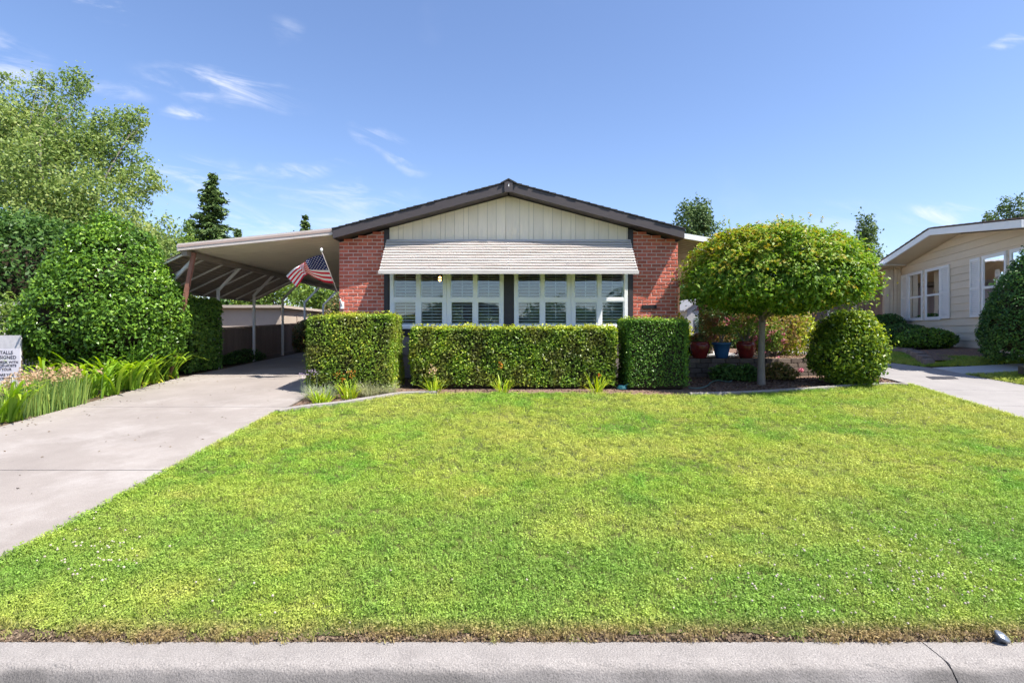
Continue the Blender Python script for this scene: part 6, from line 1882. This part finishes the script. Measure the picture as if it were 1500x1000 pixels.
# plants in the pots
def pot_plants():
    a, b, c = POTS
    shrub('pot_plant', 'low succulent with rusty leaves growing in the left red pot', 'plant', (a.x, a.y, a.z + .44), (.19, .19, .12), 900, .06, LM['photinia'], 101, amp=.2, depth=.3, core=.5, base=a.z + .34, stems=0, lvf=lambda p, n: -.15)
    t = thing('pot_plant', b + Vector((0, 0, .33)), 'small tree-like plant with a flat top in the blue pot', 'plant')
    m = MB(); rg = np.random.default_rng(102)
    for i in range(4):
        m.tube([(b.x, b.y, b.z + .29), (b.x + .04 * math.cos(i * 1.6), b.y + .04 * math.sin(i * 1.6), b.z + .45), (b.x + .12 * math.cos(i * 1.6), b.y + .1 * math.sin(i * 1.6), b.z + .6)], [.016, .012, .006], 6)
    m.build('stem', M['bark'], t)
    P = np.array([b.x, b.y, b.z + .63]) + sphere_dirs(900, rg) * np.array([.22, .2, .11]) * rg.uniform(.5, 1, (900, 1))
    link('foliage', leaf_mesh('foliage', P, nrmz(P - np.array([b.x, b.y, b.z + .55])), np.full(900, .045), LM['mid'], rg, lv=np.full(900, .1), aspect=.4), t)
    t = thing('pot_plant', c + Vector((0, 0, .34)), 'tall leafy plant with pink flowers in the red pot by the trunk', 'plant')
    m = MB(); P = []
    for i in range(9):
        e = np.array([c.x + rg.normal() * .2, c.y + rg.normal() * .12, c.z + rg.uniform(.6, .95)])
        m.tube([(c.x, c.y, c.z + .32), tuple((np.array(c) + e) / 2 + np.array([0, 0, .12])), tuple(e)], [.012, .008, .004], 5); P.append(e)
    m.build('stem', M['bark'], t)
    P = np.array(P); Q = np.repeat(P, 70, 0) + rg.normal(size=(630, 3)) * np.array([.10, .10, .12])
    link('foliage', leaf_mesh('foliage', Q, sphere_dirs(630, rg), np.full(630, .06), LM['mid'], rg, lv=np.full(630, .1)), t)
    fp = P[:7] + rg.normal(size=(7, 3)) * .08 + np.array([0, -.06, .05]); Q = np.repeat(fp, 14, 0) + rg.normal(size=(98, 3)) * .022
    link('blossom', leaf_mesh('blossom', Q, sphere_dirs(98, rg), np.full(98, .045), LM['pink'], rg, aspect=.8), t)
pot_plants()

# --- neighbour's foundation shrubs and the dark cone at the right edge
def nshrub(px, py, u, w, R, mat, label, seed, n, size, zoff=.16, **kw):
    p = NQ(u, w, 0); g = G(p.x, p.y) + zoff
    shrub('foundation_shrub', label, 'bush', (p.x, p.y, g + R[2] * .8), R, n, size, LM[mat], seed, base=g, group='shrubs below the taupe house wall', **kw)
nshrub(0, 0, .75, .75, (.72, .6, .62), 'yew', 'upright dark green shrub nearest the far corner of the taupe house', 111, 6000, .08, amp=.12, core=.8)
nshrub(0, 0, 2.55, .85, (.85, .6, .40), 'yew', 'low dark mounded shrub in the middle of the taupe house bed', 112, 6000, .07, amp=.1, core=.8)
nshrub(0, 0, 4.35, .95, (.80, .6, .33), 'glossy', 'low brighter green shrub beside the dark cone-shaped shrub', 113, 5000, .08, amp=.1, core=.8)
shrub('cone_shrub', 'large dark cone-shaped evergreen in front of the taupe house', 'bush', (11.72, 11.75, 2.78), (1.33, 1.2, 1.58), 30000, .062, LM['yew'], 114, amp=.045, freq=4, depth=.05, core=.86, base=1.2,
      prof=[(0, .78), (.1, .96), (.22, 1.0), (.4, .88), (.6, .67), (.8, .38), (.93, .15), (1, .04)], tuft=(1700, .055), lvf=lambda p_, n: .1 * n[:, 0], stems=1)  # leaf tone painted lighter on the sun side, darker away from it
box_hedge('evergreen_screen', 'tall dark evergreen screen added to fill the dark gap behind the patio posts', 7.25, 9.6, 20.0, 20.9, 3.7, 9000, .12, LM['dark'], 118, topbright=.1, rnd=.2, group=None)  # foliage block added to keep the gap between the posts dark
# photinia near the carport end
shrub('photinia_bush', 'reddish leaved bush against the fence by the far carport posts', 'bush', (-7.05, 19.0, 1.75), (.5, .6, .70), 4500, .085, LM['photinia'], 115, amp=.2, depth=.3, core=.6, lvf=lambda p, n: -.12)
shrub('photinia_bush', 'red tipped bush left of the brick corner behind the carport', 'bush', (-7.2, 24.0, 2.4), (.9, .8, 1.15), 5000, .12, LM['photinia'], 116, amp=.2, depth=.3, core=.6, lvf=lambda p, n: -.2)
shrub('low_shrub', 'low dark plants at the foot of the brown fence by the driveway', 'bush', (-7.4, 15.2, 1.2), (.22, 1.2, .25), 3000, .06, LM['dark'], 117, amp=.2, depth=.3, core=.6)


# --- strap-leaved clumps along the driveway: every leaf its own piece
def agapanthus():
    rg = np.random.default_rng(121)
    variants = []
    for k in range(14):
        L = rg.uniform(.66, 1.05); V, F, tt = blade_arrays(np.zeros((1, 3)), np.zeros(1), np.array([L]), np.array([rg.uniform(.08, .45)]), np.array([rg.uniform(.6, 2.1)]), np.array([rg.uniform(.046, .064)]), seg=8, taper=.55)
        val = np.clip(rg.uniform(.3, .68) + .16 * tt - .1, 0, 1)
        variants.append(np_mesh('leaf', V, F, LM['strap'], {'lv': val}, smooth=True))
    old = []
    for k in range(3):
        V, F, tt = blade_arrays(np.zeros((1, 3)), np.zeros(1), np.array([rg.uniform(.35, .5)]), np.array([rg.uniform(.7, 1.0)]), np.array([rg.uniform(.9, 1.4)]), np.array([.034]), seg=7, taper=.5)
        old.append(np_mesh('leaf', V, F, LM['strap'], {'lv': np.full(len(V), .92)}, smooth=True))
    spots = [(62, 577, 'strap-leaved clump behind the iris bed nearest the notice sign'), (100, 572, 'strap-leaved clump behind the middle of the iris bed'), (132, 583, 'strap-leaved clump at the right end of the iris bed'),
             (150, 571, 'tall strap-leaved clump in the middle of the driveway border'), (172, 579, 'strap-leaved clump spilling onto the driveway left of centre'), (195, 569, 'bright strap-leaved clump under the big bush'),
             (212, 571, 'arching strap-leaved clump on the driveway edge below the big bush'), (232, 562, 'strap-leaved clump near the right foot of the big bush'), (252, 556, 'rightmost strap-leaved clump beside the ivy hedge'),
             (12, 618, 'strap-leaved clump at the left frame edge in front of the iris')]
    for i, (px, py, label) in enumerate(spots):
        p = pg(px, py)
        p.x = min(p.x, DX0 - .18); p.z = G(p.x, p.y)
        t = thing('agapanthus', p, label, 'plant', 'strap-leaved clumps along the driveway')
        n = 30
        for k in range(n):
            me = variants[rg.integers(0, len(variants))] if k < n - 4 else old[rg.integers(0, 3)]
            o = bpy.data.objects.new('leaf', me); COL.objects.link(o)
            o.location = p + Vector((rg.normal() * .09, rg.normal() * .09, 0)); o.rotation_euler = (0, 0, rg.uniform(0, 6.28)); s = rg.uniform(.75, 1.15); o.scale = (s, s, s)
            put(o, t)
        if i in (3, 5, 7):
            m = MB(); q = p + Vector((rg.normal() * .05, 0, 0)); m.tube([q, q + Vector((.02, 0, .5)), q + Vector((.05, -.02, .92))], [.008, .007, .005], 5); m.build('flower_stalk', LM['strap'], t)
agapanthus()


def blade_plant(name, label, p, n, L, W, lean, curl, mat, seed, rad, group=None, bloom=None, nbl=6, bh=.5, cat='plant', bsize=.05):
    rg = np.random.default_rng(seed)
    t = thing(name, p, label, cat, group)
    a = rg.uniform(0, 6.28, n); rr = np.sqrt(rg.uniform(0, 1, n)) * rad
    base = np.stack([p.x + np.cos(a) * rr, p.y + np.sin(a) * rr, np.full(n, p.z - .01)], 1)
    az = a + rg.normal(size=n) * .8
    V, F, tt = blade_arrays(base, az, rg.uniform(L[0], L[1], n), rg.uniform(lean[0], lean[1], n), rg.uniform(curl[0], curl[1], n), rg.uniform(W * .7, W * 1.2, n), seg=6)
    val = np.clip(np.repeat(rg.normal(.45, .17, n), 14) + .12 * tt, 0, 1)
    link('foliage', np_mesh('foliage', V, F, LM[mat], {'lv': val}, smooth=True), t)
    if bloom:
        m = MB(); Q = []
        for i in range(nbl):
            x, y = p.x + rg.normal() * rad * .9, p.y + rg.normal() * rad * .6; h = bh * rg.uniform(.8, 1.15)
            m.tube([(x, y, p.z), (x + rg.normal() * .02, y, p.z + h * .6), (x + rg.normal() * .05, y, p.z + h)], [.005, .004, .003], 5)
            Q.append((x, y, p.z + h))
        m.build('flower_stalk', LM[mat], t)
        Q = np.array(Q); k = 12; QQ = np.repeat(Q, k, 0) + rg.normal(size=(len(Q) * k, 3)) * np.array([.022, .022, .035])
        link('blossom', leaf_mesh('blossom', QQ, sphere_dirs(len(QQ), rg), np.full(len(QQ), bsize), LM[bloom], rg, aspect=.45, droop=.2), t)
    return t


rgi = np.random.default_rng(131)
iris = [(118, 594), (98, 598), (78, 603), (58, 607), (38, 611), (22, 614), (108, 588), (86, 592), (64, 596), (44, 600), (24, 604)]
where = ['rightmost clump of the front iris row', 'second front iris clump from the right', 'middle clump of the front iris row', 'fourth front iris clump from the right', 'fifth front iris clump from the right', 'leftmost clump of the front iris row',
         'rightmost clump of the back iris row', 'second back iris clump from the right', 'middle clump of the back iris row', 'fourth back iris clump from the right', 'leftmost clump of the back iris row']
for i, (px, py) in enumerate(iris):
    p = pg(px, py); p.x = min(p.x, DX0 - .12); p.z = G(p.x, p.y)
    blade_plant('iris_clump', where[i] + ', upright blades with faded blooms', p, 60, (.38, .62), .016, (.0, .28), (.05, .45), 'iris', 140 + i, .16, 'iris clumps on the driveway border', bloom='dry', nbl=7, bh=.56, bsize=.055)

# --- flowers and grasses in front of the hedges
def bp(px, py): p = pg(px, py); return p
blade_plant('ornamental_grass', 'silvery blue grass mound at the left corner of the left hedge', bp(470, 585), 520, (.22, .38), .006, (.1, .9), (.5, 1.6), 'bluegr', 151, .20, 'grass mounds before the left hedge')
blade_plant('ornamental_grass', 'cream variegated grass mound at the right corner of the left hedge', bp(541, 579), 560, (.22, .38), .007, (.1, .95), (.5, 1.7), 'varieg', 152, .20, 'grass mounds before the left hedge')
blade_plant('ornamental_grass', 'smaller cream grass mound right beside the gap between the hedges', bp(566, 577), 380, (.2, .34), .007, (.1, .95), (.5, 1.7), 'varieg', 153, .15, 'grass mounds before the left hedge')
blade_plant('daylily', 'bright lime daylily clump at the driveway corner of the left bed', bp(470, 591), 60, (.2, .36), .02, (.1, .8), (.5, 1.5), 'lily', 154, .13, 'daylilies in front of the hedges')
blade_plant('daylily', 'daylily clump with orange trumpets before the left hedge', bp(511, 584), 60, (.25, .42), .02, (.1, .7), (.4, 1.4), 'lily', 155, .12, 'daylilies in front of the hedges', bloom='orange', nbl=4, bh=.42, bsize=.042)
blade_plant('daylily', 'spiky daylily with yellow orange blooms at the left end of the middle hedge', bp(636, 575), 44, (.25, .45), .018, (.2, .9), (.3, 1.2), 'lily', 156, .10, 'daylilies in front of the hedges', bloom='dry', nbl=4, bh=.42, bsize=.045)
blade_plant('daylily', 'daylily with rusty bloom before the centre of the middle hedge', bp(736, 575), 36, (.25, .45), .016, (.1, .8), (.3, 1.2), 'lily', 157, .10, 'daylilies in front of the hedges', bloom='orange', nbl=2, bh=.46, bsize=.04)
blade_plant('daylily', 'sparse daylily at the right end of the middle hedge', bp(873, 575), 40, (.28, .5), .018, (.2, 1.0), (.2, 1.0), 'lily', 158, .10, 'daylilies in front of the hedges', bloom='orange', nbl=1, bh=.36, bsize=.035)
blade_plant('flowering_plant', 'thin mauve flower stems at the driveway side of the left hedge', bp(452, 580), 24, (.2, .32), .006, (.1, .7), (.2, .8), 'bluegr', 159, .10, bloom='mauve', nbl=4, bh=.42, bsize=.035)

for (x, y, h, w, sd) in ((6.5, -21, 4.2, 2.4, 171), (11, -24, 6.0, 3.2, 172), (-13, -22, 5.0, 2.6, 173), (2.8, -26, 3.6, 1.8, 174), (3.2, -20.5, 4.6, 2.2, 175), (-1.2, -21, 4.4, 2.4, 176), (-6.0, -21.5, 4.6, 2.3, 177)):  # unseen trees, added and sized so the lower panes mirror something dark
    rgx = np.random.default_rng(sd)
    cl = [((x + rgx.normal() * w * .4, y + rgx.normal() * w * .4, h * .6 + rgx.normal() * h * .14), (w * .5, w * .5, h * .26)) for _ in range(7)]
    broad_tree('street_tree', {171: 'bushy tree straight across the street from the right windows', 172: 'taller tree across the street far right', 173: 'tree across the street far left', 174: 'small tree across the street', 175: 'low tree across the street right of its house', 176: 'low tree before the house across the street', 177: 'low tree at the left end of the house across the street'}[sd], (x, y, .16), (x, y, h * .35), cl, .3, LM['dark'], M['dark_bark'], sd, r0=.16, leaves=260, group='unseen trees across the street for the window reflections')
